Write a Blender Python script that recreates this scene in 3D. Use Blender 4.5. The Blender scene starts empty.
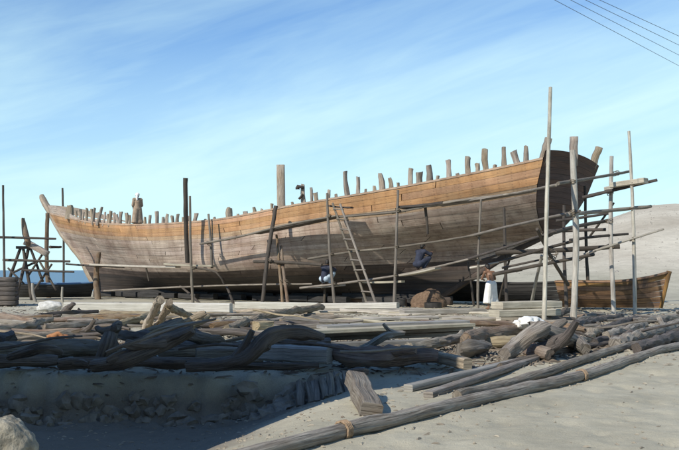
import bpy, math, random
from math import radians, sin, cos, pi, sqrt
from mathutils import Vector, Matrix, noise as mnoise

random.seed(7)
scene = bpy.context.scene
COL = scene.collection

# ------------------------------------------------------------------ camera / world / sun / exposure
F, CX, HY, H = 900.0, 339.5, 270.0, 1.45        # focal length in photo pixels, principal column, horizon row, eye height
cam = bpy.data.cameras.new('camera')
cam.sensor_width = 36.0
cam.lens = 36.0 * F / 679.0
cam.shift_y = (HY - 225.0) / 679.0
cam.clip_end = 9000
camo = bpy.data.objects.new('camera', cam)
camo.location = (0, 0, H)
camo.rotation_euler = (radians(90), 0, 0)
COL.objects.link(camo)
scene.camera = camo

SUN_EL = radians(38)
SUN_D = Vector((-.68, -.73, 0)).normalized()     # horizontal direction towards the sun
sun = bpy.data.lights.new('sun', 'SUN')
sun.energy = 5.0
sun.angle = radians(.5)
sun.color = (1.0, .93, .80)
suno = bpy.data.objects.new('sun', sun)
to_sun = Vector((SUN_D.x * cos(SUN_EL), SUN_D.y * cos(SUN_EL), sin(SUN_EL)))
suno.rotation_euler = to_sun.to_track_quat('Z', 'Y').to_euler()
suno.location = (-20, -20, 40)
COL.objects.link(suno)

world = bpy.data.worlds.new('World')
scene.world = world
world.use_nodes = True
nt = world.node_tree
nt.nodes.clear()


def N(tree, typ, **kw):
    n = tree.nodes.new(typ)
    for k, v in kw.items():
        if k.startswith('i_'):
            n.inputs[k[2:].replace('_', ' ')].default_value = v
        else:
            setattr(n, k, v)
    return n


def math_node(tree, op, a, b=None):
    n = tree.nodes.new('ShaderNodeMath')
    n.operation = op
    for i, v in enumerate((a, b)):
        if v is None:
            continue
        if isinstance(v, (int, float)):
            n.inputs[i].default_value = v
        else:
            tree.links.new(v, n.inputs[i])
    return n.outputs[0]


def ramp(tree, src, stops):
    n = tree.nodes.new('ShaderNodeValToRGB')
    cr = n.color_ramp
    while len(cr.elements) < len(stops):
        cr.elements.new(.5)
    for e, (p, c) in zip(cr.elements, stops):
        e.position = p
        e.color = c if len(c) == 4 else (*c, 1)
    tree.links.new(src, n.inputs[0])
    return n.outputs[0]


def mixrgb(tree, fac, a, b, mode='MIX'):
    n = tree.nodes.new('ShaderNodeMix')
    n.data_type = 'RGBA'
    n.blend_type = mode
    for sock, v in ((n.inputs[0], fac), (n.inputs[6], a), (n.inputs[7], b)):
        if isinstance(v, (int, float)):
            sock.default_value = v
        elif isinstance(v, tuple):
            sock.default_value = v if len(v) == 4 else (*v, 1)
        else:
            tree.links.new(v, sock)
    return n.outputs[2]


sky = N(nt, 'ShaderNodeTexSky', sky_type='NISHITA')
sky.sun_disc = False
sky.sun_elevation = SUN_EL
sky.sun_rotation = math.atan2(SUN_D.x, SUN_D.y)
sky.altitude = 0
sky.air_density = 1.0
sky.dust_density = 0.0
sky.ozone_density = 10.0
tc = N(nt, 'ShaderNodeTexCoord')
sep = N(nt, 'ShaderNodeSeparateXYZ')
nt.links.new(tc.outputs['Generated'], sep.inputs[0])
az = math_node(nt, 'ARCTAN2', sep.outputs[0], sep.outputs[1])
el = math_node(nt, 'ARCSINE', sep.outputs[2])
# thin cirrus streaks slanting up to the right
TILT = radians(17)
along = math_node(nt, 'ADD', math_node(nt, 'MULTIPLY', az, cos(TILT)), math_node(nt, 'MULTIPLY', el, sin(TILT)))
across = math_node(nt, 'SUBTRACT', math_node(nt, 'MULTIPLY', el, cos(TILT)), math_node(nt, 'MULTIPLY', az, sin(TILT)))


def cirrus(sa, sc, detail, off, dist=.4):
    cmb = N(nt, 'ShaderNodeCombineXYZ')
    nt.links.new(math_node(nt, 'MULTIPLY', along, sa), cmb.inputs[0])
    nt.links.new(math_node(nt, 'MULTIPLY', across, sc), cmb.inputs[1])
    cmb.inputs[2].default_value = off
    nz = N(nt, 'ShaderNodeTexNoise')
    nz.inputs['Scale'].default_value = 1
    nz.inputs['Detail'].default_value = detail
    nz.inputs['Roughness'].default_value = .55
    nz.inputs['Distortion'].default_value = dist
    nt.links.new(cmb.outputs[0], nz.inputs['Vector'])
    return nz.outputs['Fac']


c1 = cirrus(1.7, 9.5, 6, 3.4, .6)
c2 = cirrus(6, 48, 8, 7.7, 1.0)
cl = math_node(nt, 'ADD', math_node(nt, 'MULTIPLY', c1, .83), math_node(nt, 'MULTIPLY', c2, .17))
cl = ramp(nt, cl, [(.38, (0, 0, 0)), (.68, (1, 1, 1))])
# more veil low down, as thin high cloud piles up towards the horizon
elt = math_node(nt, 'SUBTRACT', el, math_node(nt, 'MULTIPLY', az, .10))
elr = ramp(nt, elt, [(0.0, (.70, .70, .70)), (.13, (.58, .58, .58)), (.20, (.40, .40, .40)), (.27, (.13, .13, .13)), (.35, (.03, .03, .03)), (.6, (0, 0, 0))])
thin = ramp(nt, el, [(.10, (.62, .62, .62)), (.26, (.46, .46, .46)), (.55, (.12, .12, .12)), (.9, (.05, .05, .05))])
cover = math_node(nt, 'ADD', math_node(nt, 'MULTIPLY', cl, thin), elr)
cover = math_node(nt, 'MINIMUM', cover, 1.0)
bgm = mixrgb(nt, math_node(nt, 'MULTIPLY', cover, .92), sky.outputs[0], (5.1, 6.6, 6.75))
tint = mixrgb(nt, 1.0, bgm, (.96, 1.035, 1.04), 'MULTIPLY')
bg = N(nt, 'ShaderNodeBackground')
bg.inputs['Strength'].default_value = .15
nt.links.new(tint, bg.inputs['Color'])
wo = N(nt, 'ShaderNodeOutputWorld')
nt.links.new(bg.outputs[0], wo.inputs[0])

scene.view_settings.view_transform = 'Standard'
scene.view_settings.look = 'None'
scene.view_settings.exposure = 0.0
scene.view_settings.gamma = 1.0
scene.render.engine = 'CYCLES'
scene.cycles.max_bounces = 6


# ------------------------------------------------------------------ pixel -> place helpers
def at(px, py, Y):
    """point seen at photo pixel (px, py) that stands Y metres in front of the camera"""
    return Vector(((px - CX) / F * Y, Y, H + (HY - py) / F * Y))


def onz(px, py, z):
    """point seen at (px, py) whose height is z"""
    return at(px, py, (H - z) * F / (py - HY))


def lerp(a, b, t):
    return a + (b - a) * t


def sm(a, b, x):
    t = min(1, max(0, (x - a) / (b - a)))
    return t * t * (3 - 2 * t)


def table(tab, x):
    if x <= tab[0][0]:
        return tab[0][1]
    for (x0, y0), (x1, y1) in zip(tab, tab[1:]):
        if x <= x1:
            return lerp(y0, y1, (x - x0) / (x1 - x0))
    return tab[-1][1]


def nz(x, y, z=0.0, s=1.0):
    return mnoise.noise(Vector((x * s, y * s, z * s)))


# ------------------------------------------------------------------ materials
MAT = {}


def principled(name):
    m = bpy.data.materials.new(name)
    m.use_nodes = True
    t = m.node_tree
    b = t.nodes['Principled BSDF']
    return m, t, b


def wood(name, ca, cb, stain=None, stain_amt=.4, rough=.85, gu=1.2, gv=16, bump=.35, vary=.35, huev=.02, nails=False, stain_scale=.8, crk=.4, satv=.4, drip=1.0):
    """weathered timber; grain runs along the U of the piece"""
    m, t, b = principled(name)
    uv = N(t, 'ShaderNodeTexCoord')
    oi = N(t, 'ShaderNodeObjectInfo')
    add = N(t, 'ShaderNodeVectorMath', operation='ADD')
    sc = N(t, 'ShaderNodeVectorMath', operation='SCALE')
    cmb = N(t, 'ShaderNodeCombineXYZ')
    for i in range(3):
        t.links.new(oi.outputs['Random'], cmb.inputs[i])
    t.links.new(cmb.outputs[0], sc.inputs[0])
    sc.inputs['Scale'].default_value = 37.0
    t.links.new(uv.outputs['UV'], add.inputs[0])
    t.links.new(sc.outputs[0], add.inputs[1])
    mp = N(t, 'ShaderNodeMapping')
    mp.inputs['Scale'].default_value = (gu, gv, 1)
    t.links.new(add.outputs[0], mp.inputs[0])
    g = N(t, 'ShaderNodeTexNoise')
    g.inputs['Scale'].default_value = 1
    g.inputs['Detail'].default_value = 6
    g.inputs['Roughness'].default_value = .65
    g.inputs['Distortion'].default_value = .6
    t.links.new(mp.outputs[0], g.inputs['Vector'])
    col = ramp(t, g.outputs['Fac'], [(.32, ca), (.68, cb)])
    # fine dark cracks along the grain
    mp2 = N(t, 'ShaderNodeMapping')
    mp2.inputs['Scale'].default_value = (gu * .8, gv * 2.2, 1)
    t.links.new(add.outputs[0], mp2.inputs[0])
    g2 = N(t, 'ShaderNodeTexNoise')
    g2.inputs['Scale'].default_value = 1
    g2.inputs['Detail'].default_value = 3
    t.links.new(mp2.outputs[0], g2.inputs['Vector'])
    crack = ramp(t, g2.outputs['Fac'], [(.34, (crk, crk, crk)), (.46, (1, 1, 1))])
    col = mixrgb(t, .8, col, crack, 'MULTIPLY')
    if stain:
        geo = N(t, 'ShaderNodeNewGeometry')
        g3 = N(t, 'ShaderNodeTexNoise')
        g3.inputs['Scale'].default_value = stain_scale
        g3.inputs['Detail'].default_value = 6
        g3.inputs['Roughness'].default_value = .65
        mps = N(t, 'ShaderNodeMapping')
        mps.inputs['Scale'].default_value = (1, 1, drip)
        t.links.new(geo.outputs['Position'], mps.inputs[0])
        t.links.new(mps.outputs[0], g3.inputs['Vector'])
        f = ramp(t, g3.outputs['Fac'], [(.42, (0, 0, 0)), (.66, (1, 1, 1))])
        col = mixrgb(t, math_node(t, 'MULTIPLY', f, stain_amt), col, stain)
    if nails:
        geo2 = N(t, 'ShaderNodeNewGeometry')
        mpm = N(t, 'ShaderNodeMapping')
        mpm.inputs['Scale'].default_value = (1.5, 1.5, .8)
        t.links.new(geo2.outputs['Position'], mpm.inputs[0])
        g4 = N(t, 'ShaderNodeTexNoise')
        g4.inputs['Scale'].default_value = 1.1
        g4.inputs['Detail'].default_value = 7
        g4.inputs['Roughness'].default_value = .72
        t.links.new(mpm.outputs[0], g4.inputs['Vector'])
        col = mixrgb(t, .8, col, ramp(t, g4.outputs['Fac'], [(.30, (.50, .44, .40)), (.48, (.95, .92, .90)), (.68, (1.28, 1.27, 1.25))]), 'MULTIPLY')
        tco = N(t, 'ShaderNodeTexCoord')
        s2 = N(t, 'ShaderNodeSeparateXYZ')
        t.links.new(tco.outputs['Object'], s2.inputs[0])
        fr = math_node(t, 'FRACT', math_node(t, 'MULTIPLY', s2.outputs[0], 1 / .52))
        fr = math_node(t, 'ABSOLUTE', math_node(t, 'SUBTRACT', fr, .5))
        f2 = math_node(t, 'FRACT', math_node(t, 'MULTIPLY', s2.outputs[2], 1 / .11))
        f2 = math_node(t, 'ABSOLUTE', math_node(t, 'SUBTRACT', f2, .5))
        dot = math_node(t, 'MULTIPLY', math_node(t, 'LESS_THAN', fr, .055), math_node(t, 'LESS_THAN', f2, .2))
        col = mixrgb(t, math_node(t, 'MULTIPLY', dot, .28), col, (.07, .05, .04))
    hs = N(t, 'ShaderNodeHueSaturation')
    wn = N(t, 'ShaderNodeTexWhiteNoise', noise_dimensions='1D')
    t.links.new(oi.outputs['Random'], wn.inputs['W'])
    t.links.new(math_node(t, 'ADD', math_node(t, 'MULTIPLY', oi.outputs['Random'], vary), 1 - vary * .55), hs.inputs['Value'])
    t.links.new(math_node(t, 'ADD', math_node(t, 'MULTIPLY', wn.outputs['Value'], huev), .5 - huev / 2), hs.inputs['Hue'])
    t.links.new(math_node(t, 'ADD', math_node(t, 'MULTIPLY', wn.outputs['Value'], satv), 1 - satv / 2), hs.inputs['Saturation'])
    t.links.new(col, hs.inputs['Color'])
    t.links.new(hs.outputs[0], b.inputs['Base Color'])
    b.inputs['Roughness'].default_value = rough
    bp = N(t, 'ShaderNodeBump')
    bp.inputs['Strength'].default_value = bump
    bp.inputs['Distance'].default_value = .02
    hsum = math_node(t, 'ADD', g.outputs['Fac'], g2.outputs['Fac'])
    t.links.new(hsum, bp.inputs['Height'])
    t.links.new(bp.outputs[0], b.inputs['Normal'])
    MAT[name] = m
    return m


wood('driftwood', (.12, .105, .09), (.36, .33, .285), (.17, .125, .085), .55, gu=2.2, gv=26, bump=1.0, crk=.22, stain_scale=2.2, vary=.5)
wood('brown_log', (.10, .06, .04), (.29, .195, .125), (.30, .27, .22), .5, gu=2.2, gv=24, bump=1.0, crk=.22, stain_scale=2.2, vary=.5)
wood('dark_log', (.042, .035, .032), (.165, .14, .122), (.17, .135, .105), .4, gu=2.2, gv=24, bump=1.0, crk=.25, stain_scale=2.2, vary=.5)
wood('tan_log', (.21, .165, .11), (.45, .375, .265), (.19, .15, .11), .5, gu=2.2, gv=24, bump=.9, crk=.25, stain_scale=2.2, vary=.4)
wood('sawn_grey', (.19, .185, .175), (.36, .35, .325), (.13, .12, .11), .5, gu=1.4, gv=40, bump=.5, crk=.3, vary=.5, stain_scale=1.5)
wood('sawn_pale', (.32, .285, .225), (.52, .475, .39), (.22, .19, .15), .55, gu=1.4, gv=40, bump=.5, crk=.35, vary=.45, stain_scale=1.5)
wood('sawn_white', (.42, .40, .34), (.62, .595, .52), (.36, .33, .27), .45, gu=1.2, gv=36, bump=.4, crk=.5, vary=.25, stain_scale=1.2)
wood('pole_wood', (.11, .092, .075), (.29, .255, .205), (.10, .08, .065), .5, gu=2, gv=26, bump=.6, stain_scale=1.5, vary=.5)
wood('pole_pale', (.31, .29, .25), (.56, .525, .46), (.15, .12, .09), .5, gu=2, gv=26, bump=.6, stain_scale=1.5, vary=.4)
wood('pole_dark', (.025, .021, .019), (.085, .07, .058), (.13, .105, .082), .4, gu=2, gv=26, bump=.6, stain_scale=1.5, vary=.5)
wood('hull_bottom_shade', (.03, .024, .021), (.075, .058, .048), (.02, .016, .014), .6, gu=.5, gv=12, bump=.25, vary=.35, huev=.008, crk=.55)  # underside shade painted into the lowest strakes
wood('hull_new', (.33, .175, .085), (.50, .295, .155), (.33, .215, .125), .65, gu=.6, gv=14, bump=.2, vary=.28, huev=.008, nails=True, rough=.8, crk=.6, stain_scale=.9, satv=.16)
wood('hull_tan', (.34, .235, .15), (.48, .36, .25), (.31, .215, .155), .6, gu=.6, gv=14, bump=.2, vary=.26, huev=.008, nails=True, rough=.85, crk=.6, stain_scale=.9, satv=.16, drip=.35)
wood('hull_old', (.33, .262, .215), (.53, .45, .375), (.25, .16, .12), .7, gu=.5, gv=12, bump=.25, vary=.30, huev=.008, nails=True, crk=.55, stain_scale=.55, satv=.16, drip=.35)
wood('hull_low_shade', (.07, .052, .044), (.15, .115, .095), (.045, .033, .028), .7, gu=.5, gv=12, bump=.25, vary=.35, huev=.008, nails=True, crk=.55, satv=.16, drip=.35)  # darkened colour, leads into the painted shade of the hull underside
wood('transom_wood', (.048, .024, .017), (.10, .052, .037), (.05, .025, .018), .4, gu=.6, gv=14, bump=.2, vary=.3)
wood('timber_head', (.19, .155, .12), (.43, .37, .30), (.28, .19, .115), .45, gu=2.4, gv=22, bump=.8, stain_scale=2, vary=.5)
wood('boat_old', (.10, .055, .03), (.33, .19, .085), (.028, .019, .015), .95, gu=.8, gv=12, bump=.3, stain_scale=1.3, drip=.2)
wood('boat_tar', (.018, .017, .017), (.05, .047, .045), None, gv=12, bump=.3)
wood('blue_paint', (.05, .12, .25), (.10, .22, .40), (.12, .12, .12), .3, gv=10, bump=.2)


def plain(name, c1_, c2_, scale=6, rough=.9, bump=.3, dist=.01, coords='Object', detail=6):
    m, t, b = principled(name)
    tc_ = N(t, 'ShaderNodeTexCoord')
    n = N(t, 'ShaderNodeTexNoise')
    n.inputs['Scale'].default_value = scale
    n.inputs['Detail'].default_value = detail
    n.inputs['Roughness'].default_value = .6
    t.links.new(tc_.outputs[coords], n.inputs['Vector'])
    t.links.new(ramp(t, n.outputs['Fac'], [(.35, c1_), (.65, c2_)]), b.inputs['Base Color'])
    b.inputs['Roughness'].default_value = rough
    bp = N(t, 'ShaderNodeBump')
    bp.inputs['Strength'].default_value = bump
    bp.inputs['Distance'].default_value = dist
    t.links.new(n.outputs['Fac'], bp.inputs['Height'])
    t.links.new(bp.outputs[0], b.inputs['Normal'])
    MAT[name] = m
    return m


plain('stone', (.17, .155, .135), (.33, .305, .265), 5, bump=.8, dist=.03)
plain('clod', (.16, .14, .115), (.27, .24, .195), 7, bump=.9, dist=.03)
plain('stone_pale', (.17, .155, .12), (.38, .355, .285), 9, bump=1.0, dist=.05, detail=9)
plain('skin', (.16, .085, .05), (.22, .12, .075), 12, .55, .1)
plain('hair', (.008, .007, .006), (.02, .016, .014), 30, .6, .4)
plain('cloth_white', (.66, .65, .62), (.80, .79, .76), 7, .9, .3, .02)
plain('cloth_brown', (.23, .165, .115), (.36, .275, .20), 7, .9, .3, .02)
plain('cloth_navy', (.016, .02, .038), (.035, .042, .07), 7, .9, .3, .02)
plain('cloth_blue', (.33, .42, .50), (.50, .58, .64), 7, .9, .3, .02)
plain('rope_old', (.10, .08, .058), (.20, .165, .12), 30, .95, .5)
plain('rope', (.20, .14, .09), (.36, .26, .17), 40, .95, .5)
plain('wire', (.07, .08, .10), (.09, .10, .12), 4, .6, 0)
plain('tin', (.02, .02, .02), (.045, .04, .038), 9, .5, .2)
plain('plaster', (.42, .37, .29), (.52, .47, .38), 3, .95, .4, .02)
plain('dark_opening', (.012, .011, .01), (.02, .018, .016), 3, .9, 0)
plain('orange_rag', (.27, .115, .05), (.40, .20, .09), 9, .95, .4)
plain('shavings', (.11, .07, .045), (.20, .135, .09), 14, .95, .9, .03)
plain('sack', (.40, .39, .36), (.60, .59, .56), 9, .95, .5, .02)
plain('caulk', (.10, .076, .06), (.16, .125, .10), 5, .95, .2)
plain('bark', (.05, .04, .032), (.22, .175, .13), 2.3, .95, .2)
plain('chip', (.16, .135, .105), (.38, .345, .275), 1.7, .95, .2)


def sand_material():
    m, t, b = principled('sand')
    g = N(t, 'ShaderNodeNewGeometry')

    def noise(scale, detail, rough=.6):
        n = N(t, 'ShaderNodeTexNoise')
        n.inputs['Scale'].default_value = scale
        n.inputs['Detail'].default_value = detail
        n.inputs['Roughness'].default_value = rough
        t.links.new(g.outputs['Position'], n.inputs['Vector'])
        return n.outputs['Fac']
    a = noise(.35, 8)
    bb = noise(5, 8, .7)
    c = noise(60, 4)
    far = noise(.09, 5, .55)
    col = ramp(t, a, [(.35, (.37, .343, .262)), (.65, (.485, .452, .35))])
    sp_ = N(t, 'ShaderNodeSeparateXYZ')
    t.links.new(g.outputs['Position'], sp_.inputs[0])
    # paler drier sand up on the hill, low hollow coloured dark to deepen its shade
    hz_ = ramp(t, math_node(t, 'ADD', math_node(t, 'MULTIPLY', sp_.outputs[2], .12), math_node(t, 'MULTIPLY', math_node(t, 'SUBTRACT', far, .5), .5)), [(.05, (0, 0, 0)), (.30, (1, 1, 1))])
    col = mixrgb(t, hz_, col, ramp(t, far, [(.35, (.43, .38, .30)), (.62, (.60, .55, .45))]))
    col = mixrgb(t, .5, col, ramp(t, noise(.9, 6, .7), [(.32, (.70, .69, .67)), (.6, (1.08, 1.08, 1.08))]), 'MULTIPLY')
    hollow_shade = ramp(t, math_node(t, 'ADD', math_node(t, 'MULTIPLY', sp_.outputs[2], -1.0), math_node(t, 'MULTIPLY', math_node(t, 'SUBTRACT', bb, .5), .5)), [(.22, (0, 0, 0)), (.50, (1, 1, 1))])
    col = mixrgb(t, math_node(t, 'MULTIPLY', hollow_shade, .8), col, (.15, .125, .105))
    col = mixrgb(t, .55, col, ramp(t, bb, [(.3, (.72, .72, .72)), (.7, (1.12, 1.12, 1.1))]), 'MULTIPLY')
    col = mixrgb(t, .5, col, ramp(t, c, [(.3, (.75, .75, .75)), (.65, (1.1, 1.1, 1.1))]), 'MULTIPLY')
    t.links.new(col, b.inputs['Base Color'])
    b.inputs['Roughness'].default_value = .95
    bp = N(t, 'ShaderNodeBump')
    bp.inputs['Strength'].default_value = .7
    bp.inputs['Distance'].default_value = .03
    t.links.new(math_node(t, 'ADD', bb, math_node(t, 'MULTIPLY', c, .35)), bp.inputs['Height'])
    t.links.new(bp.outputs[0], b.inputs['Normal'])
    MAT['sand'] = m


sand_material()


def sea_material():
    m, t, b = principled('sea')
    g = N(t, 'ShaderNodeNewGeometry')
    n = N(t, 'ShaderNodeTexNoise')
    n.inputs['Scale'].default_value = .6
    n.inputs['Detail'].default_value = 5
    t.links.new(g.outputs['Position'], n.inputs['Vector'])
    b.inputs['Base Color'].default_value = (.035, .11, .20, 1)
    b.inputs['Roughness'].default_value = .3
    bp = N(t, 'ShaderNodeBump')
    bp.inputs['Strength'].default_value = .5
    bp.inputs['Distance'].default_value = .3
    t.links.new(n.outputs['Fac'], bp.inputs['Height'])
    t.links.new(bp.outputs[0], b.inputs['Normal'])
    MAT['sea'] = m


sea_material()


# ------------------------------------------------------------------ mesh helpers
def tag(o, label=None, cat=None, group=None, kind=None):
    if label: o['label'] = label
    if cat: o['category'] = cat
    if group: o['group'] = group
    if kind: o['kind'] = kind
    return o


def empty(name, loc=(0, 0, 0), rz=0.0):
    o = bpy.data.objects.new(name, None)
    o.empty_display_size = .2
    o.location = loc
    o.rotation_euler = (0, 0, rz)
    COL.objects.link(o)
    return o


class MB:
    """collects faces with UVs and links them as one mesh object"""

    def __init__(self):
        self.v, self.f, self.uv = [], [], []

    def quad(self, ids, uvs=None):
        self.f.append(tuple(ids))
        self.uv.append(uvs or [(0, 0)] * len(ids))

    def grid(self, P, UV, flip=False):
        """P[i][j] rows of points"""
        base = len(self.v)
        ni, nj = len(P), len(P[0])
        for row in P:
            self.v.extend(tuple(p) for p in row)
        for i in range(ni - 1):
            for j in range(nj - 1):
                a = base + i * nj + j
                q = [a, a + 1, a + nj + 1, a + nj]
                u = [UV[i][j], UV[i][j + 1], UV[i + 1][j + 1], UV[i + 1][j]]
                if flip:
                    q.reverse(); u.reverse()
                self.quad(q, u)

    def tube(self, pts, rad, seg=8, rough=0.0, seed=0, squash=1.0, step=None, knots=0):
        pts = [Vector(p) for p in pts]
        if not isinstance(rad, (list, tuple)):
            rad = [rad] * len(pts)
        rad = list(rad) if len(rad) == len(pts) else [lerp(rad[0], rad[-1], i / (len(pts) - 1)) for i in range(len(pts))]
        # catmull-rom resample
        L = sum((b - a).length for a, b in zip(pts, pts[1:]))
        n = max(2 if len(pts) == 2 and not rough else 4, int(L / (step or max(.25, L / 16))))
        out, rr = [], []
        m = len(pts)
        for k in range(n + 1):
            x = k / n * (m - 1)
            i = min(m - 2, int(x))
            t = x - i
            p0, p1, p2, p3 = pts[max(0, i - 1)], pts[i], pts[i + 1], pts[min(m - 1, i + 2)]
            out.append(.5 * ((2 * p1) + (p2 - p0) * t + (2 * p0 - 5 * p1 + 4 * p2 - p3) * t * t + (3 * p1 - p0 - 3 * p2 + p3) * t ** 3))
            rr.append(lerp(rad[i], rad[i + 1], t))
        if rough:
            rs = random.Random(seed)
            for k in range(len(out)):
                amp = rr[k] * rough * .5
                out[k] = out[k] + Vector((mnoise.noise(Vector((k * L / n * 1.6, seed, 0))), mnoise.noise(Vector((k * L / n * 1.6, seed, 5))), mnoise.noise(Vector((k * L / n * 1.6, seed, 9))))) * amp * 2.6
            kn = [(rs.random() * n, rs.random() * 2 * pi, rs.uniform(.25, .5)) for _ in range(knots)]
        else:
            kn = []
        base = len(self.v)
        d0 = (out[1] - out[0]).normalized()
        up = Vector((0, 0, 1)) if abs(d0.z) < .9 else Vector((1, 0, 0))
        nrm = (up - d0 * up.dot(d0)).normalized()
        dist = 0
        dd = []
        for k, p in enumerate(out):
            d = (out[min(k + 1, n)] - out[max(k - 1, 0)]).normalized()
            nrm = (nrm - d * nrm.dot(d)).normalized()
            bn = d.cross(nrm)
            if k: dist += (p - out[k - 1]).length
            dd.append(dist)
            for j in range(seg):
                a = 2 * pi * j / seg
                r = rr[k]
                if rough:
                    r *= 1 + rough * mnoise.noise(Vector((cos(a) * 1.3, sin(a) * 1.3 + seed * 3.1, dist * 2.2))) + rough * .7 * mnoise.noise(Vector((cos(a) * 3.4, sin(a) * 3.4 + seed, dist * 3.0))) + rough * .35 * mnoise.noise(Vector((cos(a) * 7, sin(a) * 7 + seed, dist * 9)))
                    for (kk, ka, kh) in kn:
                        da = (a - ka + pi) % (2 * pi) - pi
                        r += rr[k] * kh * math.exp(-(da / .5) ** 2 - ((k - kk) / .8) ** 2)
                q = p + nrm * cos(a) * r * squash + bn * sin(a) * r
                if rough > .15 and k in (0, n):
                    q += d * r * (.55 * mnoise.noise(Vector((cos(a) * 1.1 + seed, sin(a) * 1.1, k * .7))) + .35 * mnoise.noise(Vector((cos(a) * 3 + seed, sin(a) * 3, k * .3))))
                self.v.append(tuple(q))
        circ = 2 * pi * max(rr)
        for k in range(n):
            for j in range(seg):
                a = base + k * seg + j
                b = base + k * seg + (j + 1) % seg
                v0, v1 = j / seg * circ, (j + 1) / seg * circ
                self.quad([a, b, b + seg, a + seg], [(dd[k], v0), (dd[k], v1), (dd[k + 1], v1), (dd[k + 1], v0)])
        self.f.append(tuple(base + j for j in reversed(range(seg))))
        self.uv.append([(cos(j) * .1, sin(j) * .1) for j in range(seg)])
        self.f.append(tuple(base + n * seg + j for j in range(seg)))
        self.uv.append([(cos(j) * .1, sin(j) * .1) for j in range(seg)])
        return self

    def beam(self, p0, p1, w, h, up=Vector((0, 0, 1)), jit=0.0, seed=0, nseg=1, sag=0.0):
        """squared piece from p0 to p1, w wide, h high, slightly eased edges"""
        p0, p1 = Vector(p0), Vector(p1)
        d = (p1 - p0)
        L = d.length
        d.normalize()
        up = Vector(up)
        up = (up - d * up.dot(d))
        if up.length < 1e-4:
            up = Vector((1, 0, 0)) - d * d.x
        up.normalize()
        side = d.cross(up)
        c = min(w, h) * .12
        prof = [(-w / 2 + c, -h / 2), (w / 2 - c, -h / 2), (w / 2, -h / 2 + c), (w / 2, h / 2 - c), (w / 2 - c, h / 2), (-w / 2 + c, h / 2), (-w / 2, h / 2 - c), (-w / 2, -h / 2 + c)]
        base = len(self.v)
        m = len(prof)
        rs = random.Random(seed)
        if jit or sag:
            nseg = max(nseg, 6)
        per = [0]
        for a, b in zip(prof, prof[1:] + prof[:1]):
            per.append(per[-1] + math.hypot(a[0] - b[0], a[1] - b[1]))
        for k in range(nseg + 1):
            t = k / nseg
            o = p0 + d * L * t - Vector((0, 0, sag * 4 * t * (1 - t)))
            if jit:
                o += side * rs.uniform(-jit, jit) * w + up * rs.uniform(-jit, jit) * h
            for (x, y) in prof:
                self.v.append(tuple(o + side * x + up * y))
        for k in range(nseg):
            for j in range(m):
                a = base + k * m + j
                b = base + k * m + (j + 1) % m
                u0, u1 = L * k / nseg, L * (k + 1) / nseg
                self.quad([a, b, b + m, a + m], [(u0, per[j]), (u0, per[j + 1]), (u1, per[j + 1]), (u1, per[j])])
        self.f.append(tuple(base + j for j in reversed(range(m)))); self.uv.append([(x * .5, y) for x, y in reversed(prof)])
        self.f.append(tuple(base + nseg * m + j for j in range(m))); self.uv.append([(x * .5, y) for x, y in prof])
        return self

    def rock(self, c, r, seed=0, sub=2, amp=.35, sq=(1, 1, 1)):
        import bmesh
        bm = bmesh.new()
        bmesh.ops.create_icosphere(bm, subdivisions=sub, radius=1)
        base = len(self.v)
        for v in bm.verts:
            p = v.co
            k = 1 + amp * mnoise.noise(p * 1.3 + Vector((seed * 3.7, seed, 0))) + amp * .45 * mnoise.noise(p * 3.3 + Vector((seed, 0, seed * 2.1))) + amp * .25 * mnoise.noise(p * 8.0 + Vector((0, seed, seed)))
            self.v.append((c[0] + p.x * k * r * sq[0], c[1] + p.y * k * r * sq[1], c[2] + p.z * k * r * sq[2]))
        for f in bm.faces:
            self.quad([base + v.index for v in f.verts])
        bm.free()
        return self

    def ball(self, c, r, sub=2, sq=(1, 1, 1), rot=None):
        import bmesh
        bm = bmesh.new()
        bmesh.ops.create_icosphere(bm, subdivisions=sub, radius=1)
        base = len(self.v)
        for v in bm.verts:
            p = Vector((v.co.x * r * sq[0], v.co.y * r * sq[1], v.co.z * r * sq[2]))
            if rot is not None: p = rot @ p
            self.v.append(tuple(p + Vector(c)))
        for f in bm.faces:
            self.quad([base + v.index for v in f.verts])
        bm.free()
        return self

    def build(self, name, mat, parent=None, smooth=True, world=True, origin=None, sharp=None):
        """top-level pieces get their origin at the middle of their base"""
        me = bpy.data.meshes.new(name)
        V = self.v
        loc = Vector((0, 0, 0))
        if parent is None and origin is None:
            zmin = min(p[2] for p in V)
            loc = Vector((sum(p[0] for p in V) / len(V), sum(p[1] for p in V) / len(V), zmin))
        elif origin is not None:
            loc = Vector(origin)
        elif parent is not None and world:
            loc = Vector((0, 0, 0))
            mi = parent_matrix(parent).inverted()
            V = [tuple(mi @ Vector(p)) for p in V]
        if loc.length:
            V = [(p[0] - loc.x, p[1] - loc.y, p[2] - loc.z) for p in V]
        me.from_pydata(V, [], self.f)
        ul = me.uv_layers.new(name='UVMap')
        flat = []
        for u in self.uv:
            for a in u:
                flat.extend(a)
        ul.data.foreach_set('uv', flat)
        if smooth:
            me.polygons.foreach_set('use_smooth', [True] * len(me.polygons))
            if sharp:
                try:
                    me.set_sharp_from_angle(angle=radians(sharp))
                except Exception:
                    pass
        me.materials.append(MAT[mat] if isinstance(mat, str) else mat)
        me.update()
        o = bpy.data.objects.new(name, me)
        COL.objects.link(o)
        if parent is None:
            o.location = loc
        else:
            o.parent = parent
        return o


def parent_matrix(o):
    m = Matrix.LocRotScale(o.location, o.rotation_euler, o.scale)
    return parent_matrix(o.parent) @ m if o.parent else m


# ------------------------------------------------------------------ the setting
SKYLINE = [(-400, 272), (200, 272), (350, 262), (450, 247), (540, 228), (590, 217), (622, 207), (645, 200.5), (679, 198), (800, 200), (1200, 215), (2000, 240)]


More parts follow.
